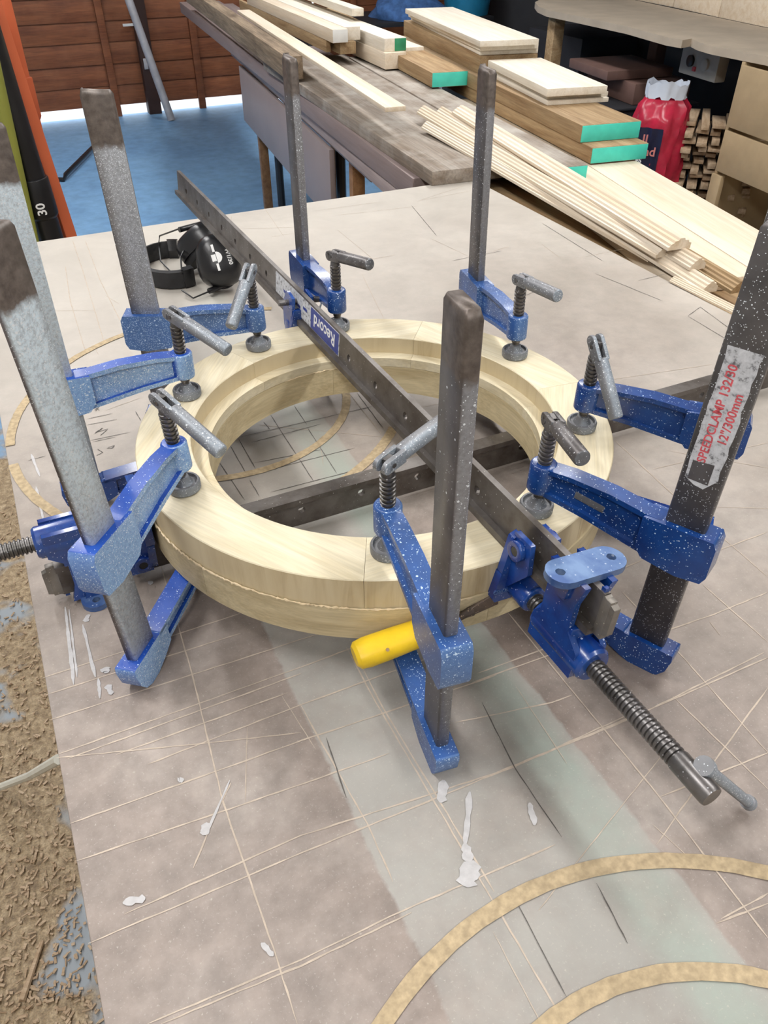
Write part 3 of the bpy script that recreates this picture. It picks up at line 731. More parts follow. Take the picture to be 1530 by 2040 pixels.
    for s in (-1, 1):
        mb.box(o0 + d * .0055 + ax * (s * .0047), (.023, .0046, .0128), rot=RH)
        mb.lathe([(.0064, -.0023), (.0064, .0023)], o0 - d * .0058 + ax * (s * .0047), ax, 14)
    hd = mb.build('handle', steel, root, 0.0008)
    mb = MB(); mb.rod(o0 - ax * .0078, o0 + ax * .0078, .0022, seg=10); mb.build('hinge_pin', M['thread'], hd)
    if sticker:
        # worn paper label down the broad face of the bar
        f = side * (hy + .00025)
        zb, zt2 = .098, .222
        outl = []
        for k in range(15):
            t = k / 14; outl.append((T_BAR - .0128 + random.uniform(-.0006, .0006), zb + .006 + (zt2 - zb - .006) * t))
        for k in range(15):
            t = 1 - k / 14; outl.append((T_BAR + .0128 + random.uniform(-.0016, .0008), zb + .012 + (zt2 - zb - .012) * t))
        outl.append((T_BAR + .004, zb)); outl.append((T_BAR - .004, zb + .001))
        lab = MB().prism(outl, 'y', f - .0001, f + .0001).build('paper_label', M['label_paper'], root, smooth=0)
        # text runs up the bar; its top faces the bar edge on the viewer's left
        right = V((0, 0, 1)); nml = V((0, side, 0)); upd = nml.cross(right)
        for (s_, sz, off, zc) in (('SPEEDCLAMP 132/30', .0098, .0042, .165), ('12"/300mm', .0098, -.0062, .165)):
            p = V((T_BAR, f + side * .0002, zc)) + upd * off
            text_mesh('label_text', s_, sz, M['red_print'], lab, basis(p, right, upd, nml), .00005, .0002)
        MB().prism([(T_BAR - .0105, .103), (T_BAR + .0065, .103), (T_BAR + .0065, .123), (T_BAR - .0105, .121)], 'y', f + side * .0001, f + side * .0003).build('label_patch', M['bar_light'], lab, smooth=0)
    if flip:
        nml = V((0, side, 0)); right = V((1, 0, 0)) if side < 0 else V((-1, 0, 0)); upd = V((0, 0, 1))
        text_mesh('cast_lettering', 'RECORD', .013, blue_low, root, basis(V((.075, side * .0046, yt - .019)), (right + V((0, 0, -.13)) * (1 if side < 0 else -1)).normalized(), upd, nml), .0006)
    return root
m, nt, b = new_mat('worn_label_paper')
v = coords(nt); f = noise(nt, v, 150, 5, 0.7)
r = ramp(nt, [(0.36, (0.13, 0.13, 0.14)), (0.46, (0.50, 0.51, 0.54)), (0.7, (0.66, 0.67, 0.70))]); nt.links.new(f, r.inputs[0]); nt.links.new(r.outputs[0], b.inputs['Base Color']); b.inputs['Roughness'].default_value = .6
M['label_paper'] = m
f_clamp('dusty F clamp at the far left, half hidden behind the front left one', (374, 788), 203.9, -.5, -.1, (455, 699), True, M['bar_heavy'], M['bar_heavy'], M['blue_dust'], M['blue_clean'], M['steel_dust'])
f_clamp('F clamp at the front left with a thickly dusted bar', (369, 974), 255.4, .3, -2.8, (442, 902), True, M['bar_heavy'], M['bar_heavy'], M['blue_dust'], M['blue_dust'], M['steel_dust'])
f_clamp('F clamp beside the black ear defenders, its handle hanging down', (516, 692), 182.2, 1.2, .3, (460, 652), True, M['bar_medium'], M['bar_medium'], M['blue_mid'], M['blue'], M['steel_dust'])
f_clamp('F clamp behind the long holed bar at the back, with a dark handle', (673, 655), 113.4, .1, .1, (737, 527), True, M['bar_far'], M['bar_far'], M['blue'], M['blue'], M['steel'])
f_clamp('F clamp at the back right, its bar standing before the mouldings', (1025, 709), 107.2, .2, 1.2, (1112, 590), True, M['bar_far'], M['bar_far'], M['blue_mid'], M['blue'], M['steel_dust'])
f_clamp('F clamp on the right of the ring whose bar hides behind the labelled bar', (1157, 852), -21.9, .8, -1.2, (1234, 858), True, M['bar_light'], M['bar_light'], M['blue'], M['blue_clean'], M['steel_dust'], flip=True)
f_clamp('F clamp at the front right with a worn red and white label on its bar', (1067, 1016), -37.6, 1.3, .5, (1160, 914), True, M['bar_light'], M['bar_light'], M['blue'], M['blue'], M['steel'], sticker=True)
f_clamp('F clamp at the front of the ring with its lower arm beneath the yellow handle', (773, 1099), -72.8, 1.8, -.9, (884, 838), False, M['bar_far'], M['bar_far'], M['blue_mid'], M['blue_mid'], M['steel_dust'])

# ------------------------------------------------------------------ sash clamps (holed T bars)
BH = 0.043
def t_bar(L0, L1, holes, x_seg=None):
    """T section along x: web z 0..BH with a flange on top, holes through the web"""
    mb = MB(); hw, tw, tf = .0100, .0032, .0070
    hr = .0048; zc = .022
    # flange
    mb.prism([(-hw, BH - tf), (hw, BH - tf), (hw, BH), (-hw, BH)], 'x', L0, L1)
    # web with real holes: quads round each hole
    xs = sorted(holes); edges = [L0] + [(a + b) / 2 for a, b in zip(xs, xs[1:])] + [L1]
    for i, x in enumerate(xs):
        a, b = edges[i], edges[i + 1]; n = 12
        ring_ = [(x + hr * math.cos(2 * PI * k / n + PI / 4), zc + hr * math.sin(2 * PI * k / n + PI / 4)) for k in range(n)]
        box_ = []
        for k in range(n):
            t = 2 * PI * k / n + PI / 4; cx, cz = math.cos(t), math.sin(t)
            sx = (b - x) if cx > 0 else (x - a); sz = (BH - tf - zc) if cz > 0 else zc
            q = max(abs(cx), abs(cz)); box_.append((x + cx / q * sx, zc + cz / q * sz))
        for y in (-tw, tw):
            vs = [(p[0], y, p[1]) for p in ring_] + [(p[0], y, p[1]) for p in box_]
            mb.add(vs, [(k, (k + 1) % n, n + (k + 1) % n, n + k) for k in range(n)])
        vs = [(p[0], -tw, p[1]) for p in ring_] + [(p[0], tw, p[1]) for p in ring_]
        mb.add(vs, [(k, (k + 1) % n, n + (k + 1) % n, n + k) for k in range(n)])
    mb.add([(L0, -tw, 0), (L1, -tw, 0), (L1, tw, 0), (L0, tw, 0)], [(0, 1, 2, 3)])
    for x in (L0, L1): mb.add([(x, -tw, 0), (x, tw, 0), (x, tw, BH - tf), (x, -tw, BH - tf)], [(0, 1, 2, 3)])
    return mb
def disc_hole(mb, o, ax, r0, r1, h, seg=18, mi=0):
    """a flat ring (washer) with thickness"""
    mb_pr = [(r1, 0), (r0, 0), (r0, h), (r1, h), (r1, 0)]
    ax = V(ax).normalized(); o = V(o); hh = V((1, 0, 0)) if abs(ax.x) < .9 else V((0, 1, 0)); u = (hh - ax * hh.dot(ax)).normalized(); w_ = ax.cross(u)
    vs = []; fs = []
    for (r, z) in mb_pr[:4]:
        for k in range(seg):
            t = 2 * PI * k / seg; vs.append(o + ax * z + (u * math.cos(t) + w_ * math.sin(t)) * r)
    for i in range(4):
        i2 = (i + 1) % 4
        for k in range(seg):
            k2 = (k + 1) % seg; fs.append((i * seg + k, i * seg + k2, i2 * seg + k2, i2 * seg + k))
    mb.add(vs, fs, mi)
def foot_plate(mb, cx, z0, z1, lx=.030, ly=.076, hole_y=.026, hr=.0042):
    """oval foot with two through holes, made as two halves round the holes"""
    out = stadium(lx, ly, 10); n = len(out)
    top, bot = z1, z0
    mb.add([(cx + p[0], p[1], bot) for p in out] + [(cx + p[0], p[1], top) for p in out], [(i, (i + 1) % n, n + (i + 1) % n, n + i) for i in range(n)])
    # each cap: ring of quads from each hole to its half outline
    for z in (bot, top):
        for s in (1, -1):
            half = [(cx + r_ * 1, q_) for (r_, q_) in ([(lx / 2, 0.0)] + out[:n // 2] + [(-lx / 2, 0.0)] if s > 0 else [(-lx / 2, 0.0)] + out[n // 2:] + [(lx / 2, 0.0)])]
            cl_ = half + [(cx, 0.0)]
            m_ = len(cl_); hc = (cx, s * hole_y)
            hole = []
            for p in cl_:
                dx, dy = p[0] - hc[0], p[1] - hc[1]; L = math.hypot(dx, dy); hole.append((hc[0] + dx / L * hr, hc[1] + dy / L * hr))
            vs = [(p[0], p[1], z) for p in cl_] + [(p[0], p[1], z) for p in hole]
            mb.add(vs, [(i, (i + 1) % m_, m_ + (i + 1) % m_, m_ + i) for i in range(m_)])
            if z == bot: mb.add([(p[0], p[1], bot) for p in hole] + [(p[0], p[1], top) for p in hole], [(i, (i + 1) % m_, m_ + (i + 1) % m_, m_ + i) for i in range(m_)])
SCR_Z = BH + .031
def sash_clamp(label, mtx, bar_to, jaw_x, screw_out, tail_x, holes, blue, blue_jaw, js=1.0):
    root = empty('sash_clamp', label, 'clamp', mat=mtx)
    t_bar(-.016, bar_to, holes).build('bar', M['tbar'], root, smooth=25)
    # head casting on the bar end
    mb = MB()
    foot_plate(mb, .014, -.0065, .0); mb.build('foot_plate', M['blue_worn'], root, .0008); mb = MB()
    body = [(-.008, -.002), (.038, -.002), (.034, .012), (.034, BH + .014), (.042, SCR_Z - .012), (.042, SCR_Z + .016), (-.018, SCR_Z + .016), (-.018, SCR_Z - .012), (-.002, BH + .006), (-.002, .02)]
    for s in (-1, 1):
        mb.prism(body, 'y', s * .0105, s * .0165)
    mb.box((.014, 0, BH + .012), (.040, .030, .020))
    mb.prism([(-.0145, -.004), (-.0100, -.004), (-.0100, .016), (-.0145, .003)], 'y', -.002, .002)
    for s in (-1, 1):
        mb.prism([(.004, -.004), (.026, -.004), (.022, .022), (.008, .022)], 'y', s * .0160, s * .020)
    head = mb.build('head', blue, root, .0016)
    mb = MB(); mb.lathe([(.0150, -.026), (.0172, -.023), (.0172, .040), (.0160, .044)], (0, 0, SCR_Z), (1, 0, 0), 22)
    mb.build('screw_boss', blue, root, 0)
    mb = MB(); mb.box((-.020, 0, .022), (.010, .0075, .040)); mb.prism([(-.016, .001), (-.030, .006), (-.030, .034), (-.016, .040)], 'y', -.0033, .0033)
    mb.build('bar_end', M['end_bare'], root, .0008)
    # moving jaw
    mb = MB()
    prof = [(-.014, BH - .030), (.014, BH - .030), (.018, BH - .006), (.032 * js, BH + .012), (.038 * js, BH + .056 * js), (.034 * js, BH + .062 * js), (-.034 * js, BH + .062 * js), (-.038 * js, BH + .056 * js), (-.032 * js, BH + .012), (-.018, BH - .006)]
    mb.prism([(y, z) for y, z in prof if z > BH - .001] , 'x', jaw_x - .009, jaw_x)
    for s in (-1, 1):
        mb.prism([(jaw_x - .030, BH - .034), (jaw_x - .006, BH - .034), (jaw_x - .002, BH - .004), (jaw_x - .002, BH + .030), (jaw_x - .009, BH + .030), (jaw_x - .034, BH - .004)], 'y', s * .0112, s * .0162)
    for s in (-1, 1): mb.prism([(s * .0112, BH - .032), (s * .019, BH - .028), (s * .032 * js, BH + .012), (s * .0112, BH + .014)], 'x', jaw_x - .009, jaw_x - .001)
    mb.prism([(jaw_x - .040, BH + .002), (jaw_x - .008, BH + .002), (jaw_x - .008, BH + .056 * js), (jaw_x - .022, BH + .048 * js)], 'y', -.007, .007)
    mb.lathe([(.0125, 0), (.0135, .003), (.0135, .026)], (jaw_x - .034, 0, SCR_Z), (1, 0, 0), 18)
    jaw = mb.build('moving_jaw', blue_jaw, root, .0014)
    for s in (-1, 1):
        mb = MB(); disc_hole(mb, (jaw_x - .016, s * .0160, BH - .020), (0, s, 0), .0045, .0100, .006); mb.build('pin_boss', blue_jaw, jaw, .0008)
        mb = MB(); mb.lathe([(.0046, 0), (.0044, .0055)], (jaw_x - .016, s * .0161, BH - .020), (0, s, 0), 14); mb.build('pin_hole', M['black'], jaw)
    for s in (-1, 1):
        text_mesh('cast_lettering', 'RECORD', .0090 * js, M['blue_mid'], jaw, basis(V((jaw_x - .0092, s * .021 * js, BH + .044 * js)), V((0, -1, 0)), V((0, 0, 1)), V((-1, 0, 0))), .0005)
    # screw with smooth end
    mb = MB()
    L = screw_out
    pr = [(.0085, 0), (.0092, .002), (.0092, .034), (.0084, .036)]
    tp = thread_prof(.036, L + jaw_x - .02, .0088, .0042, .0016)
    mb.lathe(pr + tp, (-L, 0, SCR_Z), (1, 0, 0), 20)
    scr = mb.build('screw', M['thread'], root)
    # tail shoe with its peg, on the bar beyond the work
    if tail_x is not None:
        mb = MB()
        mb.prism([(-.014, BH - .020), (.014, BH - .020), (.018, BH + .002), (.020, BH + .030), (.014, BH + .038), (-.014, BH + .038), (-.020, BH + .030), (-.018, BH + .002)], 'x', tail_x, tail_x + .008)
        for s in (-1, 1):
            mb.prism([(tail_x + .004, BH - .036), (tail_x + .026, BH - .040), (tail_x + .040, BH - .018), (tail_x + .034, BH + .012), (tail_x + .004, BH + .030)], 'y', s * .0112, s * .0158)
        mb.lathe([(.010, .0), (.010, .034)], (tail_x + .020, -.017, BH + .010), (0, 1, 0), 16)
        sh = mb.build('tail_shoe', blue_jaw, root, .0014)
        mb = MB(); mb.rod((tail_x + .018, -.030, BH - .026), (tail_x + .018, .030, BH - .026), .0042, seg=12); mb.build('peg', M['thread'], sh)
        cpts = [V((tail_x + .018 + .012 * math.sin(t), .030 + .004 * math.cos(t * 2), BH - .026 + .013 * (1 - math.cos(t)))) for t in [k * 2 * PI / 18 for k in range(19)]]
        mb = MB(); mb.tube(cpts, .0013, 6); mb.build('peg_ring', M['steel_dust'], sh)
    return root
# lower clamp: stands on the table beneath the ring, head at the left
LA = math.radians(25.6); lx = V((math.cos(LA), math.sin(LA), 0)); ly = V((-math.sin(LA), math.cos(LA), 0))
lo_mid = at((717, 951), BH + .0068); lo_o = lo_mid - lx * 0.336; lo_o.z = .0068
low = sash_clamp('blue sash clamp lying on the table beneath the ring with its screw to the left', basis(lo_o, lx, ly, V((0, 0, 1))), 1.16, .086, .20, None,
                 [.105 + .077 * k for k in range(14)], M['blue_clean'], M['blue_clean'])
# upper clamp: upside down across the top of the ring, head towards the viewer
UA = math.radians(26.3); ud = V((-math.sin(UA), math.cos(UA), 0))
lean = math.radians(5.0)
ur = V((math.cos(UA), math.sin(UA), 0))
uz = (V((0, 0, -1)) * math.cos(lean) - ur * math.sin(lean)).normalized()
uy = uz.cross(ud).normalized()
u_axis = V((-0.031, 0.853, 0))
u_o = u_axis - ud * 0.445; u_o = V((u_o.x, u_o.y, Z_TOP + .0012)) - uz * BH
upper = sash_clamp('blue sash clamp laid upside down across the ring, long screw to the front', basis(u_o, ud, uy, uz), 1.29, .0935, .160, .629,
                   [.0935 + .0755 * k for k in range(16)], M['blue_clean'], M['blue_clean'], .74)
# printed strip label on the side of the upper bar
inv = upper.matrix_world.inverted() if False else basis(u_o, ud, uy, uz).inverted()
sd = 1 if (inv @ CAM).y > 0 else -1
sd = 1 if (inv @ (CAM - V((0.6, 0, 0)))).y > 0 else -1
fy = sd * .00345
lab = MB().box((.615, fy, .018), (.23, .0004, .030)).build('bar_label', M['label_paper'], upper)
MB().box((.548, fy + sd * .0003, .018), (.092, .0004, .0285)).build('label_panel', M['blue_print'], lab)
nml = V((0, sd, 0)); rt_ = V((1, 0, 0)) * (1 if sd > 0 else 1); upd = nml.cross(rt_)
if upd.z < 0: rt_ = -rt_; upd = nml.cross(rt_)
text_mesh('label_text', 'Record', .024, M['white_print'], lab, basis(V((.548, fy + sd * .0006, .017)), rt_, upd, nml), .0001, .0003)
for k in range(4):
    MB().box((.615 + k * .025, fy + sd * .0003, .016 + .004 * (k % 2)), (.014, .0003, .004)).build('label_print', M['blue_print'], lab)
# tommy bar through the end of each screw
tb0 = at((1405, 1528), .104); tb1 = at((1494, 1601), .008)
inv = basis(u_o, ud, uy, uz).inverted()
a_, b_ = inv @ tb0, inv @ tb1
tm = MB(); tm.rod(a_, b_, .0045, seg=14); tm.lathe([(.0075, -.004), (.0078, .0), (.0075, .004)], a_, b_ - a_, 16); tm.lathe([(.0062, -.008), (.0064, -.002), (.0058, 0)], b_, b_ - a_, 16)
tm.build('tommy_bar', M['steel_dust'], upper)

# ------------------------------------------------------------------ chisel with a yellow handle wedged under the ring
h0 = at((706, 1308), .062); h1 = at((905, 1235), .070)
d = (h1 - h0).normalized()
chis = empty('chisel', 'old chisel with a chunky yellow plastic handle poked between ring and clamp', 'chisel', h0)
L = (h1 - h0).length
MB().lathe([(.0100, 0), (.0138, .003), (.0152, .012), (.0148, .04), (.0135, .07), (.0118, L - .02), (.0095, L - .004), (.006, L)], (0, 0, 0), d, 24, sy=.86).build('handle', M['yellow'], chis, 0)
tip = at((992, 1190), .078) - h0
b0 = d * (L - .004)
mb = MB(); mb.tube([b0, b0.lerp(tip, .3), b0.lerp(tip, .45)], [.0045, .004, .0055], 10)
side_ = d.cross(V((0, 0, 1))).normalized(); upn = side_.cross(d)
q0 = b0.lerp(tip, .42)
vs = [q0 + upn * .005 + side_ * .002, q0 - upn * .005 + side_ * .002, q0 - upn * .005 - side_ * .002, q0 + upn * .005 - side_ * .002,
      tip + upn * .0085 + side_ * .0012, tip - upn * .0085 + side_ * .0012, tip - upn * .0085 - side_ * .0012, tip + upn * .0085 - side_ * .0012]
mb.add(vs, [(0, 1, 2, 3), (4, 7, 6, 5), (0, 4, 5, 1), (1, 5, 6, 2), (2, 6, 7, 3), (3, 7, 4, 0)])
mb.build('blade', M['rust'], chis, .0006)
MB().lathe([(.0017, 0), (.0017, .0005)], d * .028 + V((0.004, -.0118, .0085)), V((0.1, -.75, .6)), 12).build('hang_hole', M['tan'], chis)

# ------------------------------------------------------------------ ear defenders
em = empty('ear_defenders', 'black ear defenders with wire headband lying on the far left of the table', 'ear defenders', at((400, 560), 0))
eo = em.location.copy()
def cup(c, nrm, up, s, lab):
    nrm = nrm.normalized(); up = (up - nrm * up.dot(nrm)).normalized(); sx = up.cross(nrm)
    mtx = basis(c - eo, sx, up, nrm)
    prof = [(.0, .036), (.016, .0355), (.030, .032), (.038, .024), (.042, .012), (.043, 0.0), (.043, -.006)]
    mb = MB()
    n = 28; vs = []
    for (r, z) in prof[::-1]:
        for k in range(n):
            t = 2 * PI * k / n; ct, st = math.cos(t), math.sin(t)
            q = (abs(ct) ** 2.6 + abs(st) ** 2.6) ** (-1 / 2.6)
            vs.append(V((ct * q * r * .98, st * q * r * 1.18 * (1.0 - .12 * (st < 0) * abs(st)), z)))
    fs = []
    for i in range(len(prof) - 1):
        for k in range(n):
            k2 = (k + 1) % n; fs.append((i * n + k, i * n + k2, (i + 1) * n + k2, (i + 1) * n + k))
    fs.append(tuple(range(n))[::-1])
    mb.add(vs, fs)
    o = mb.build('ear_cup', M['black'], em, smooth=50); o.matrix_local = mtx
    mb = MB(); mb.lathe([(.030, -.021), (.040, -.019), (.0425, -.012), (.041, -.006)], seg=28, sx=.96, sy=1.15)
    cu = mb.build('ear_cushion', M['black_soft'], o)
    if lab:
        def dot(px, py, z=.0362): return V((px, py, z))
        mb = MB()
        pts = [(.010 * math.cos(PI * k / 10 - PI / 2) + .001, .010 * math.sin(PI * k / 10 - PI / 2)) for k in range(11)]
        mb.prism(pts, 'z', .0350, .0366)
        mb.box((-.004, 0, .0358), (.008, .012, .0016)); mb.box((-.001, .017, .0352), (.0045, .013, .0016)); mb.box((-.001, -.017, .0352), (.0045, .013, .0016))
        lg = mb.build('logo_mark', M['white_print'], o, smooth=0); lg.rotation_euler = (0, 0, .15)
        lg.location = (-.006, .004, 0)
        text_mesh('cup_text', 'W1/30', .0105, M['white_print'], o, Matrix.Translation((.017, .004, .0357)) @ Matrix.Rotation(math.radians(-80), 4, 'Z') @ Matrix.Rotation(math.radians(-14), 4, 'X'), .0002, .0002)
    return mtx, o
c1 = at((437, 522), .052); c2 = at((402, 492), .050)
cup(c1, V((.20, -.78, .42)), V((-.10, .35, .9)), 1, True)
cup(c2, V((-.55, .35, .62)), V((.1, .3, .9)), 1, False)
# headband: padded strap standing on edge in an arc, its two pads seen either side of the clamp bar
bc = at((346, 543), 0) - eo; brot = math.radians(22)
pts_o = []
def band(a0, a1, R, h, z0, mt, nm, th=.007):
    mb = MB(); vs = []; n = 14
    for k in range(n + 1):
        a = math.radians(a0 + (a1 - a0) * k / n)
        for (r, z) in ((R, z0), (R + th, z0 + .002), (R + th, z0 + h - .002), (R, z0 + h), (R - th * .6, z0 + h / 2)):
            ex, ey = r * math.cos(a), r * 1.3 * math.sin(a); vs.append((bc.x + ex * math.cos(brot) - ey * math.sin(brot), bc.y + ex * math.sin(brot) + ey * math.cos(brot), z))
    fs = []
    for k in range(n):
        for j in range(5): fs.append((k * 5 + j, k * 5 + (j + 1) % 5, (k + 1) * 5 + (j + 1) % 5, (k + 1) * 5 + j))
    fs.append(tuple(range(5))); fs.append(tuple(range(n * 5, n * 5 + 5))[::-1])
    mb.add(vs, fs); return mb.build(nm, mt, em, smooth=40)
band(78, 282, .062, .034, .001, M['black_soft'], 'headband')
band(66, 84, .060, .038, .000, M['black'], 'headband_end', .010)
band(276, 294, .060, .038, .000, M['black'], 'headband_end', .010)
def wire(pts, nm='wire_arm'):
    MB().tube([V(p) - eo for p in pts], .0016, 8).build(nm, M['black'], em)
wire([at((316, 488), .034), at((318, 470), .040), at((356, 456), .075), at((362, 456), .078)])
wire([at((316, 488), .030), at((320, 520), .012), at((342, 543), .010)])
wire([at((362, 540), .034), at((360, 512), .050), at((366, 500), .055)])
wire([at((362, 578), .012), at((385, 594), .006), at((418, 580), .010)])
wire([at((362, 545), .030), at((376, 541), .030)])
for a, b in (((357, 458), (402, 446)), ((416, 580), (452, 566))):
    z = .078 if a[1] < 500 else .012
    MB().rod(at(a, z) - eo, at(b, z) - eo, .0052, seg=12).build('pivot_sleeve', M['black'], em)
# ------------------------------------------------------------------ timber stacks on the bench behind
def beam(name, label, TL, TR, BL, zbot, az, L, mat, end=None, group=None, cat='timber', ztop=None, end_from=0.0, width=None, ext=0.0):
    """square-edged timber: near end given by its top-left, top-right and bottom-left corners, running away at azimuth az"""
    zt = ztop if ztop is not None else height_over(BL, zbot, TL)
    P0 = at(BL, zbot) if (ztop is None or TL is None) else at(TL, zt); P1 = at(TR, zt) if TR else P0; P0 = V((P0.x, P0.y, 0)); P1 = V((P1.x, P1.y, 0))
    if isinstance(az, tuple):
        fp = at(az, zt if TL else zbot); fp = fp - P0; az = math.degrees(math.atan2(fp.x, fp.y))
    a = math.radians(az); d = V((math.sin(a), math.cos(a), 0)); rgt = V((d.y, -d.x, 0))
    wd = width if width else max(.015, (P1 - P0).dot(rgt)); h = zt - zbot
    c = P0 + rgt * (wd / 2) - d * ext; L += ext
    o = MB().box((L / 2, 0, h / 2), (L, wd, h)).build(name, mat, None, .0016)
    o.location = (c.x, c.y, zbot); o.rotation_euler = (0, 0, math.atan2(d.y, d.x))
    tag(o, label, cat, group)
    if end is not None:
        e = MB().box((-.0006, -end_from * wd / 2, h / 2), (.0016, wd * (1 - end_from) - .003, h - .003)).build('painted_end', end, o, .0003)
    return o
def level(o): return max((o.matrix_world @ V(c)).z for c in o.bound_box)
# folding table carrying the timber
AZM = -18.7
a = math.radians(AZM); fd = V((math.sin(a), math.cos(a), 0)); rg = V((fd.y, -fd.x, 0))
f0 = at((767, 386), -.105); f0 = V((f0.x, f0.y, FLOOR_Z))
ft = empty('folding_table', 'grey-brown folding table with a hanging leaf and orange-brown legs under the timber', 'table', f0)
ft.rotation_euler = (0, 0, math.atan2(fd.y, fd.x))
# local x runs away along the timber, local -y towards the right
TH = -.106 - FLOOR_Z
MB().box((1.45, -.27, TH - .012), (2.5, .50, .024)).build('table_leaf', M['mauve_panel'], ft, .003)
MB().box((1.50, -.012, TH - .155), (1.75, .02, .26)).build('hanging_leaf', M['mauve_panel'], ft, .003)
for (x, y) in ((.48, -.06), (2.2, -.06), (.48, -.46), (2.2, -.46)):
    MB().box((x, y, (TH - .024) / 2), (.045, .045, TH - .024)).build('leg', M['leg_wood'], ft, .003)
for (x, y) in ((2.02, -.10), (.9, -.12)):
    MB().rod((x, y, .0), (x, y, TH - .024), .02, seg=10).build('brace', M['black'], ft)
beam('mauve_board', 'long pale mauve board lowest at the left of the timber stack', None, None, (765, 385), -.105, (352, 8), 4.4, M['mauve'], ztop=-.0605, width=.34, cat='board', ext=.33)
beam('mauve_board', 'long dark mauve board second from the bottom at the left of the stack', (842, 371), None, None, -.06, (400, 36), 4.3, M['lilac'], ztop=-.0005, width=.26, cat='board', ext=-.07)
beam('grey_slab', 'thick grey weathered slab ending just behind the work table', (856, 342), (960, 322), (860, 371), .0, -21.0, 1.75, M['grey_slab'], width=.36, cat='slab')
ZS = .045
beam('rough_beam', 'rough dark sawn beam at the left edge of the timber stack', (567, 113), (607, 114), (572, 160), ZS, (405, 0), 2.6, M['rough'])
beam('light_slat', 'long pale slat reaching furthest forward over the grey slab', (767, 214), (809, 211), (767, 226), .105, (442, 0), 2.3, M['pine'], cat='slat', ztop=.118)
A2 = -21.5
beam('square_timber', 'brown square timber with raw end, lower left of the front pile', (649, 80), (675, 87), (650, 106), .075, A2, 1.5, M['tan'], ztop=.118, group='square timbers')
beam('square_timber', 'short-ended square timber wedged in the lower middle of the pile', (677, 84), (709, 82), (677, 107), .075, A2, 1.5, M['tan'], ztop=.118, group='square timbers')
beam('square_timber', 'square timber with white painted end at the upper left of the pile', (662, 59), (685, 54), (662, 83), .1185, A2, 1.4, M['pine'], M['white_end'], ztop=.165, group='square timbers')
beam('square_timber', 'pale square timber in the upper middle of the pile', (687, 54), (722, 54), (687, 84), .1185, A2, 1.4, M['pale'], ztop=.165, group='square timbers')
e_ = beam('square_timber', 'pale square timber at the lower right of the pile, under the green-ended one', (767, 106), (809, 103), (767, 139), .046, A2, 1.8, M['pine'], group='square timbers')
zt = e_.location.z + (max(v.co.z for v in e_.data.vertices))
beam('square_timber', 'pale square timber with half its end painted green', (765, 77), (806, 73), (766, 104), zt, A2, 1.8, M['pale'], M['green'], end_from=.45, group='square timbers')
beam('square_timber', 'short pale timber at the far top of the pile', (701, 17), (722, 15), (701, 29), .166, A2, .9, M['pale'], ztop=.195, group='square timbers')
beam('square_timber', 'small white timber beside the green-ended one', (807, 95), (832, 88), (807, 114), .06, A2, 1.3, M['pale'], ztop=.105, group='square timbers')
beam('teal_ended_plank', 'short-looking plank with a teal end behind the grey slab', (857, 145), (931, 140), (860, 175), ZS, -17.5, 1.9, M['tan'], M['teal'], cat='plank')
beam('grey_plank', 'flat grey plank with a teal corner lying under the teal-ended beams', (1085, 337), (1174, 306), (1130, 337), .002, -18.5, 1.75, M['grey_slab'], M['teal'], ztop=.0405, end_from=.0, cat='plank', width=.125)
t3 = beam('teal_ended_plank', 'lower of the two big teal-ended beams on the pine boards', (1175, 295), (1270, 275), (1175, 327), .002, -17.5, 1.6, M['tan'], M['teal'], cat='plank')
z3 = t3.location.z + max(v.co.z for v in t3.data.vertices)
t2 = beam('teal_ended_plank', 'upper of the two big teal-ended beams, carrying stacked boards', (1157, 250), (1270, 237), (1155, 285), z3, -17.5, 1.7, M['tan'], M['teal'], cat='plank')
z2 = t2.location.z + max(v.co.z for v in t2.data.vertices)
zb = z2
for k, (h, tl_) in enumerate(((.013, 'bottom'), (.013, 'middle'), (.022, 'top'))):
    zt = zb + h
    s = k * .0015
    beam('planed_board', '%s board of the nearer stack of three pale planed boards' % tl_, (1091, 177 + (2 - k) * 12), (1191, 162 + (2 - k) * 11), None, zb + .0002, -15.0 + s * 200, .50, M['pale'], ztop=zt, group='nearer planed boards', cat='board')
    zb = zt
p = beam('tan_plank', 'tan plank under the farther stack of planed boards', (957, 112), (1050, 98), None, z2, -15.0, .95, M['tan'], ztop=z2 + .055, cat='plank')
zb = z2 + .0555
for k, (h, tl_) in enumerate(((.016, 'bottom'), (.016, 'middle'), (.018, 'top'))):
    zt = zb + h
    beam('planed_board', '%s board of the farther stack of three pale planed boards' % tl_, (957, 82 + (2 - k) * 9), (1055, 70 + (2 - k) * 9), None, zb + .0002, -13.5 - k * .6, .92, M['pale'], ztop=zt, group='farther planed boards', cat='board')
    zb = zt
# wide pine boards
PZ = -.001
a = math.radians(-13.2); pd = V((math.sin(a), math.cos(a), 0)); pr_ = V((pd.y, -pd.x, 0))
pR = at((1530, 467), PZ)
for k, (off, wd, lb) in enumerate(((-.1525, .1495, 'wide pale pine board along the right edge of the bench'), (-.335, .180, 'wide pale pine board under the mouldings'))):
    c = pR + pr_ * (off + wd / 2) - pd * (.75 if k == 0 else .2)
    o = MB().box((.9 if k == 0 else .85, 0, -.0125), (1.8 if k == 0 else 1.7, wd, .025)).build('pine_board', M['pine'], None, .0015)
    o.location = (c.x, c.y, PZ); o.rotation_euler = (0, 0, math.atan2(pd.y, pd.x))
    tag(o, lb, 'board', 'pine boards')
sp0 = RM(.25, 1.30, -.052)
o = MB().box((.85, 0, .0125), (1.70, .29, .025)).build('support_plank', M['tan'], None, .002); o.location = sp0; o.rotation_euler = (0, 0, math.atan2(E1.y, E1.x)); tag(o, 'brown plank in the gap between the work table and the pine boards', 'plank')
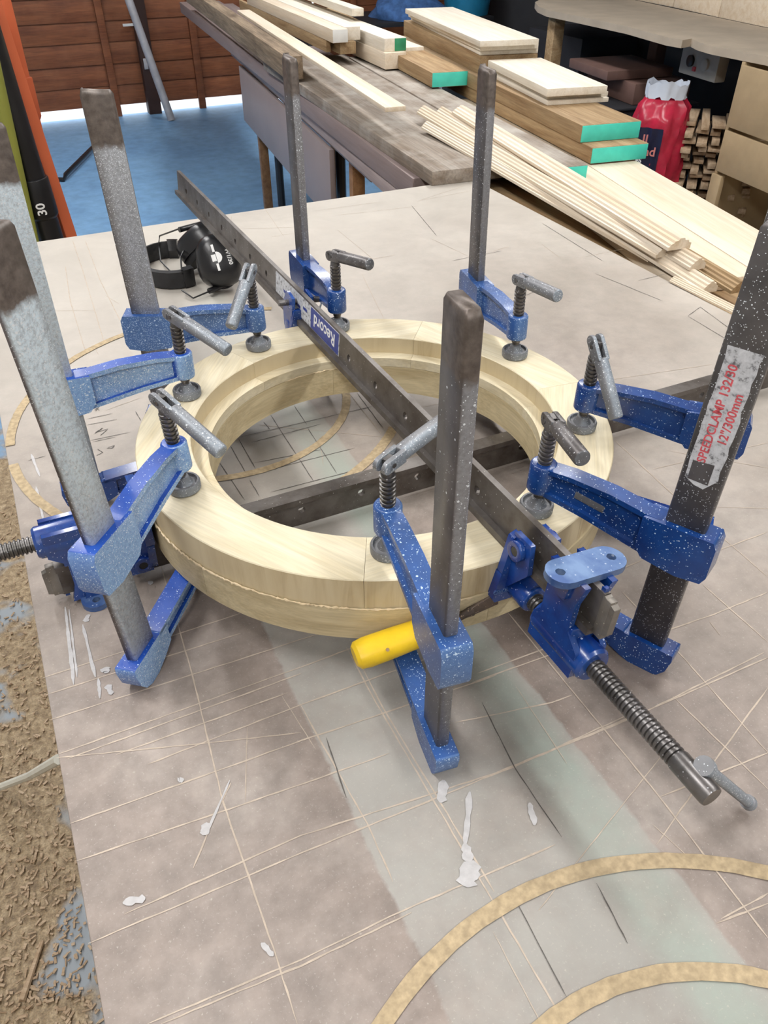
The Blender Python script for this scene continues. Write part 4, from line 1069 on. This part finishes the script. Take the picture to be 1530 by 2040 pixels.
# mouldings: long moulded lengths lying over table edge and boards
def moulding(label, near, far, z0, z1, wd, th, mt):
    P0 = at(near, z0); P1 = at(far, z1); d = (P1 - P0); L = d.length; d.normalize()
    w_, h = wd / 2, th
    prof = [(-w_, 0), (w_, 0), (w_, h * .30), (w_ * .82, h * .34), (w_ * .74, h * .52), (w_ * .52, h * .62), (w_ * .42, h * .78), (w_ * .16, h * .82), (w_ * .06, h), (-w_ * .34, h), (-w_ * .42, h * .80), (-w_ * .72, h * .78), (-w_ * .80, h * .55), (-w_, h * .50)]
    o = MB().prism(prof, 'x', 0, L).build('moulding', mt, None, smooth=20)
    o.location = P0; o.rotation_euler = (0, -math.asin(d.z), math.atan2(d.y, d.x))
    return tag(o, label, 'moulding', 'moulding lengths')
moulding('pale moulding lying lowest, along the table edge', (1302, 520), (848, 256), .003, .047, .030, .020, M['moulding'])
moulding('pale moulding with the wide flat back, nearest end cut square', (1322, 512), (842, 226), .024, .060, .040, .022, M['moulding'])
moulding('pale moulding lying on top of the bundle', (1352, 497), (916, 226), .046, .070, .052, .022, M['moulding'])
moulding('pale moulding at the middle of the bundle, one step longer', (1388, 537), (878, 228), .024, .052, .036, .022, M['moulding'])
moulding('pale moulding whose near end reaches furthest over the table', (1412, 583), (900, 262), .002, .046, .036, .022, M['moulding'])
moulding('tan moulding with the darkest side, right of the bundle', (1470, 583), (985, 285), .002, .044, .036, .022, M['tan'])
moulding('slim pale moulding running on behind the labelled bar', (1500, 640), (1340, 560), .0015, .0015, .018, .010, M['moulding'])

# ------------------------------------------------------------------ pipes at the left behind the table
def hex_pipe(name, label, pb, pt, r, mt, seg=4, cat='pipe', socket=None):
    o = empty(name, label, cat, pb)
    d = pt - pb
    prof = [(r, 0), (r, d.length)]
    MB().lathe(prof, (0, 0, 0), d, seg, xhint=V((1, .35, 0))).build('tube', mt, o, .004 if seg == 4 else 0)
    if socket:
        for t in socket:
            q = d * t; MB().lathe([(r * 1.0, -.06), (r * 1.18, -.05), (r * 1.18, .05), (r * 1.0, .05)], q, d, seg, xhint=V((1, .35, 0))).build('socket', mt, o, .003)
    return o
def leaning(px_b, px_t, y, dz=0):
    """points on the vertical sheet at depth y seen at the two pixels, the line carried down to the floor"""
    def at_y(px): d = ray(px); return CAM + d * (y / d.y)
    a, b = at_y(px_b), at_y(px_t); t = (FLOOR_Z + .002 - a.z) / (b.z - a.z)
    return a.lerp(b, t), a.lerp(b, 1.35)
b0, t0 = leaning((128, 455), (20, 130), 2.35)
hex_pipe('drain_pipe', 'square orange drainpipe standing nearest to the blue floor', b0, t0, .030, M['orange'])
b0, t0 = leaning((62, 250), (14, 60), 2.46)
o = hex_pipe('drain_pipe', 'square orange drainpipe with an open socket, just left of the other one', b0, t0, .030, M['orange'], socket=(.80,))
b0, t0 = leaning((95, 455), (-6, 130), 2.28)
bp = hex_pipe('black_pipe', 'thick black pipe with a white painted number behind the dusty clamp bars', b0, t0, .036, M['black'], seg=18, socket=(.62,))
d_ = (t0 - b0); q = leaning((95, 455), (-6, 130), 2.28)[0]
def at_y(px, y): d = ray(px); return CAM + d * (y / d.y)
p_ = at_y((97, 420), 2.225); ax_ = d_.normalized(); nml = (CAM - p_); nml = (nml - ax_ * nml.dot(ax_)).normalized()
cpos = b0 + ax_ * (p_ - b0).dot(ax_) + nml * .0445
xd = ax_; upd = nml.cross(xd)
text_mesh('number_mark', '30', .034, M['white_print'], bp, Matrix.Translation(-b0) @ basis(cpos, xd, upd, nml), .0008, .0006)
b0, t0 = leaning((62, 470), (2, 200), 2.22)
hex_pipe('olive_pipe', 'slim olive green pipe beside the thick black one', b0, t0, .018, M['olive'], seg=14)
st = at((128, 362), FLOOR_Z)
o = MB().tube([st + V((-.10, .02, .012)) - st, V((0, 0, .012)), V((.0, .05, .03)), V((-.02, .75, .03))], .014, 8).build('black_hose', M['black'], None)
o.location = st; tag(o, 'thin black hose end lying on the blue floor by the pipes', 'hose')

# ------------------------------------------------------------------ sawdust floor at the lower left: cable and stick
o = MB().tube([at((118, 1512), -.30) , at((60, 1545), -.62), at((0, 1568), -.80), at((-60, 1590), FLOOR_Z + .006)], .0075, 8).build('white_cable', M['cable'], None)
tag(o, 'white cable hanging from the table edge to the sawdust floor', 'cable')
a_, b_ = at((45, 1995), FLOOR_Z + .004), at((86, 1876), FLOOR_Z + .004)
o = MB().rod((0, 0, 0), b_ - a_, .006, .003, 7).build('wood_splinter', M['offcut'], None); o.location = a_ + V((0, 0, .003)); tag(o, 'thin wood splinter lying in the sawdust on the floor', 'splinter')
mb = MB()
for k in range(1400):
    px = (random.uniform(-40, 215), random.uniform(1000, 2060)); p = at(px, FLOOR_Z)
    if (TI @ p).x > TAB_X0 + .4: continue
    a = random.uniform(0, PI); L = random.uniform(.004, .014); wd = random.uniform(.002, .005)
    mb.box((p.x, p.y, FLOOR_Z + .003 + random.uniform(0, .004)), (L, wd, .0015), rot=Matrix.Rotation(a, 3, 'Z') @ Matrix.Rotation(random.uniform(-.5, .5), 3, 'Y'))
o = mb.build('wood_chips', M['offcut'], None, smooth=0); tag(o, 'loose wood chips and sawdust on the floor beside the table', 'wood chips', kind='stuff')

# ------------------------------------------------------------------ workbench at the right rear
BZ = .05
wb = empty('workbench', 'long dusty board-topped workbench along the dark right wall', 'workbench', at((1300, 300), FLOOR_Z))
wo = wb.location.copy()
outl = [(1066, 4), (1072, 12), (1090, 20), (1150, 32), (1250, 53), (1330, 75), (1360, 80), (1378, 77), (1392, 84), (1420, 92), (1530, 113), (1720, 160), (1720, 95), (1530, 56), (1264, 0), (1180, -22), (1100, -14)]
pts = [at(p, BZ) - wo for p in outl]
MB().prism([(p.x, p.y) for p in pts], 'z', BZ - wo.z - .032, BZ - wo.z).build('worktop', M['mdf_top'], wb, .004)
up = [at(p, BZ) - wo for p in ((1200, -14), (1264, 0), (1340, 15), (1430, 35), (1530, 56), (1720, 95))]
for k, (a, b) in enumerate(zip(up[1:], up[2:])):
    dd = (b - a).normalized(); nn = V((-dd.y, dd.x, 0)) * (1 if V((-dd.y, dd.x, 0)).y > 0 else -1)
    L = (b - a).length - .004; c = (a + b) / 2 + nn * .024
    MB().box((c.x, c.y, BZ - wo.z + .056), (L, .045, .11), rot=Matrix.Rotation(math.atan2(dd.y, dd.x), 3, 'Z')).build('upstand_board', M['pine'], wb, .002)
def post(px, z1, sx, mt, nm='leg', off=V((0, 0, 0))):
    p = at(px, z1) - wo + off
    MB().box((p.x, p.y, (FLOOR_Z + z1) / 2 - wo.z), (sx, sx, z1 - FLOOR_Z), rot=Matrix.Rotation(RZ, 3, 'Z')).build(nm, mt, wb, .003)
post((1092, 30), BZ - .032, .07, M['tan'], off=V((.05, -.02, 0)))
post((1262, 58), BZ - .032, .07, M['brown_box'], off=V((.25, .35, 0)))
# drawer unit at its right end
cp = at((1478, 122), BZ - .034)
cab = empty('drawer_unit', 'tan board drawer unit under the right end of the workbench', 'cabinet', V((cp.x, cp.y, FLOOR_Z)))
ca = math.radians(-17.5); cf = V((math.sin(ca), math.cos(ca), 0)); cr = V((cf.y, -cf.x, 0))
cab.rotation_euler = (0, 0, -ca)
H = BZ - .034 - FLOOR_Z
MB().box((.58, -.45, H / 2), (.02, .9, H)).build('back_panel', M['mdf'], cab, .002)
MB().box((.30, -.012, H / 2), (.60, .02, H)).build('side_panel', M['mdf'], cab, .002)
MB().box((.30, -.90, H / 2), (.60, .02, H)).build('side_panel', M['mdf'], cab, .002)
d1 = MB().box((-.006, -.45, H - .13), (.018, .86, .24)).build('drawer', M['mdf'], cab, .003)
MB().box((-.006, -.45, H - .35), (.018, .86, .17)).build('drawer', M['mdf'], cab, .003)
MB().box((-.004, -.04, (H - .45) / 2), (.022, .07, H - .45)).build('stile', M['mdf'], cab, .002)
MB().box((-.004, -.56, (H - .45) / 2 - .1), (.010, .60, H - .68)).build('door', M['mdf'], cab, .002)
# socket box under the bench edge
sp_ = at((1402, 110), BZ - .09)
sb = empty('socket_box', 'small pale grey socket box fixed under the workbench edge', 'socket', sp_ + V((.03, .06, -.06)))
sb.rotation_euler = (0, 0, -ca + math.radians(0))
MB().box((0, 0, .02), (.06, .30, .13)).build('housing', M['grey_plastic'], sb, .006)
for y in (-.06, .06):
    MB().lathe([(.026, 0), (.026, .012), (.020, .014)], (-.03, y, .02), (-1, 0, 0), 16).build('socket_ring', M['black'] if y > 0 else M['grey_plastic'], sb)
MB().box((-.034, .02, -.01), (.012, .02, .02)).build('switch', M['red_print'], sb, .002)
# bag of shavings
bgp = at((1318, 330), -.45); bgp = V((1.30, 4.02, FLOOR_Z))
bag = empty('plastic_bag', 'red, navy and white plastic sack with lettering standing before the offcuts', 'bag', bgp)
bn = (CAM - bgp); bn.z = 0; bn.normalize(); bxd = V((-bn.y, bn.x, 0))
bag.matrix_world = basis(bgp, bxd, -bn, V((0, 0, 1)))
def bag_layer(nm, mt, z0, z1, t0, t1, parent, off=0.0, n=40, rows=22):
    mb = MB(); vs = []
    for i in range(rows + 1):
        z = z0 + (z1 - z0) * i / rows
        bul = .5 + .5 * math.sin(PI * min(1, z / .70))
        wx = .086 + .045 * bul - (.02 if z > .68 else 0); wy = .06 + .055 * bul - (.035 if z > .64 else 0)
        for k in range(n + 1):
            t = t0 + (t1 - t0) * k / n
            cr_ = 1 + .06 * math.sin(7 * t + 9 * z) + .05 * math.sin(13 * t - 23 * z) + .04 * math.sin(19 * t + 41 * z)
            vs.append((wx * cr_ * math.cos(t) + off * math.cos(t), (wy * cr_ + off) * math.sin(t), z + (.008 * math.sin(3 * t) + .006 * math.sin(8 * t) if i == rows and z > .7 else 0) + (.012 * math.sin(9 * t) if i == 0 and z0 > .05 else 0)))
    fs = [(i * (n + 1) + k, i * (n + 1) + k + 1, (i + 1) * (n + 1) + k + 1, (i + 1) * (n + 1) + k) for i in range(rows) for k in range(n)]
    mb.add(vs, fs); return mb.build(nm, mt, parent, smooth=60)
bag_layer('sack', M['bag_red'], 0, .685, 0, 2 * PI, bag)
bag_layer('white_rim', M['bag_white'], .685, .75, 0, 2 * PI, bag, rows=4)
pn = bag_layer('navy_panel', M['bag_navy'], .16, .575, PI * 1.0, PI * 1.55, bag, .006, n=14, rows=20)
for (s_, sz, xx, zz, mt_) in (('ll', .060, -.052, .530, 'bag_text'), ('ond', .055, -.038, .480, 'bag_text'), ('ES', .030, -.065, .440, 'white_print')):
    text_mesh('bag_lettering', s_, sz, M[mt_], pn, basis(V((xx, -.133, zz)), V((1, 0, 0)), V((0, 0, 1)), V((0, -1, 0))), .0008, .001)
# heap of offcuts
pile_p = V((1.64, 4.02, FLOOR_Z)); random.seed(11)
lens = [MB().box((0, 0, 0), (.30, .045, .018)), MB().box((0, 0, 0), (.24, .06, .014)), MB().box((0, 0, 0), (.34, .035, .025))]
oc = [l.build('offcut', M['offcut'], None, .0012) for l in lens]
n_done = 0
for row in range(19):
    nrow = 6
    for k in range(nrow):
        src = oc[(row + k * 2) % 3]
        if n_done < 3 and src.get('label') is None: o = src
        else: o = bpy.data.objects.new('offcut', src.data); COL.objects.link(o)
        n_done += 1
        al = -bxd; depth = bn
        p = pile_p + bxd * ((k - nrow / 2) * .060 + random.uniform(-.004, .004)) + bn * random.uniform(-.06, .05) + V((0, 0, .015 + row * .0315))
        o.location = p
        o.rotation_euler = (random.uniform(-.05, .05), random.uniform(-.025, .025), math.atan2(bn.y, bn.x) + random.gauss(0, .05))
        tag(o, 'short wood offcut in the heap between the red sack and the drawer unit', 'offcut', 'offcuts heaped under the workbench')
# brown box on a dark crate, dark things under the bench
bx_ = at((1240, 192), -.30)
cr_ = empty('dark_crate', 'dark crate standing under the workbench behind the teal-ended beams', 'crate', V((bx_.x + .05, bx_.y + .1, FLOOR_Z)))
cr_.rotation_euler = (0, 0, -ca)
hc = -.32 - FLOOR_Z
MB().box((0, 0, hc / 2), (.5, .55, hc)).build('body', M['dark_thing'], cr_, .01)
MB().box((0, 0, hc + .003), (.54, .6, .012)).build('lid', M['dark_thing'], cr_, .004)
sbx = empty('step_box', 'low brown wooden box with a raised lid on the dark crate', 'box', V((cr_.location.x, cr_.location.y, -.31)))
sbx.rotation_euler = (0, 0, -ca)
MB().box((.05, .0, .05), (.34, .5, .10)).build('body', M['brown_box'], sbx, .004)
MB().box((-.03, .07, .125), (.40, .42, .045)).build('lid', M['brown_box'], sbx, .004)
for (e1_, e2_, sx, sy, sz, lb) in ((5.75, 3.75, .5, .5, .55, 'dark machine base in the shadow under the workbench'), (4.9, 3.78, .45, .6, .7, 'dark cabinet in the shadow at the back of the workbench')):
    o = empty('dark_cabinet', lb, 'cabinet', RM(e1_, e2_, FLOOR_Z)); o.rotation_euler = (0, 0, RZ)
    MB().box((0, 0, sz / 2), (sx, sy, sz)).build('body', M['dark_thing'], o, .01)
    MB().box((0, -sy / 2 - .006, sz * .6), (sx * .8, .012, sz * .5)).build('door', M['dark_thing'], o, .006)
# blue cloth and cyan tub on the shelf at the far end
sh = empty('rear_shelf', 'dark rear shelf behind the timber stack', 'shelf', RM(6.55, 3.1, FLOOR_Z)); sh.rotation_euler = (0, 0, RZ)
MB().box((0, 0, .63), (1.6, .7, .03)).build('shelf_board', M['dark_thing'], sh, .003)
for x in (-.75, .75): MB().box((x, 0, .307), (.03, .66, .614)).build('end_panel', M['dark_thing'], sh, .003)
def at_e1(px, e1):
    d = ray(px); t = (e1 - CAM.dot(E1)) / d.dot(E1); return CAM + d * t
p = at_e1((815, 14), 6.4); 
cl_ = MB(); n = 20; rows = 9; vs = []
for i in range(rows + 1):
    for k in range(n):
        t = 2 * PI * k / n; ph = PI / 2 * i / rows
        r = .24 * math.cos(ph) * (1 + .10 * math.sin(3 * t + i) + .06 * math.sin(7 * t)); vs.append((r * math.cos(t) * 1.25, r * math.sin(t), .17 * math.sin(ph) * (1 + .1 * math.sin(5 * t))))
cl_.add(vs, [(i * n + k, i * n + (k + 1) % n, (i + 1) * n + (k + 1) % n, (i + 1) * n + k) for i in range(rows) for k in range(n)])
o = cl_.build('blue_cloth', M['denim'], None, smooth=60); o.location = (p.x, p.y, FLOOR_Z + .646); tag(o, 'crumpled blue cloth at the top edge behind the timber', 'cloth')
p = at_e1((930, 12), 6.4)
tb = empty('cyan_tub', 'cyan plastic tub beside the blue cloth on the rear shelf', 'tub', V((p.x, p.y, FLOOR_Z + .646)))
MB().lathe([(.17, 0), (.20, .20)], seg=22).build('bucket', M['cyan'], tb)
MB().lathe([(.205, .195), (.215, .20), (.215, .215), (.19, .22)], seg=22).build('rim', M['cyan'], tb)
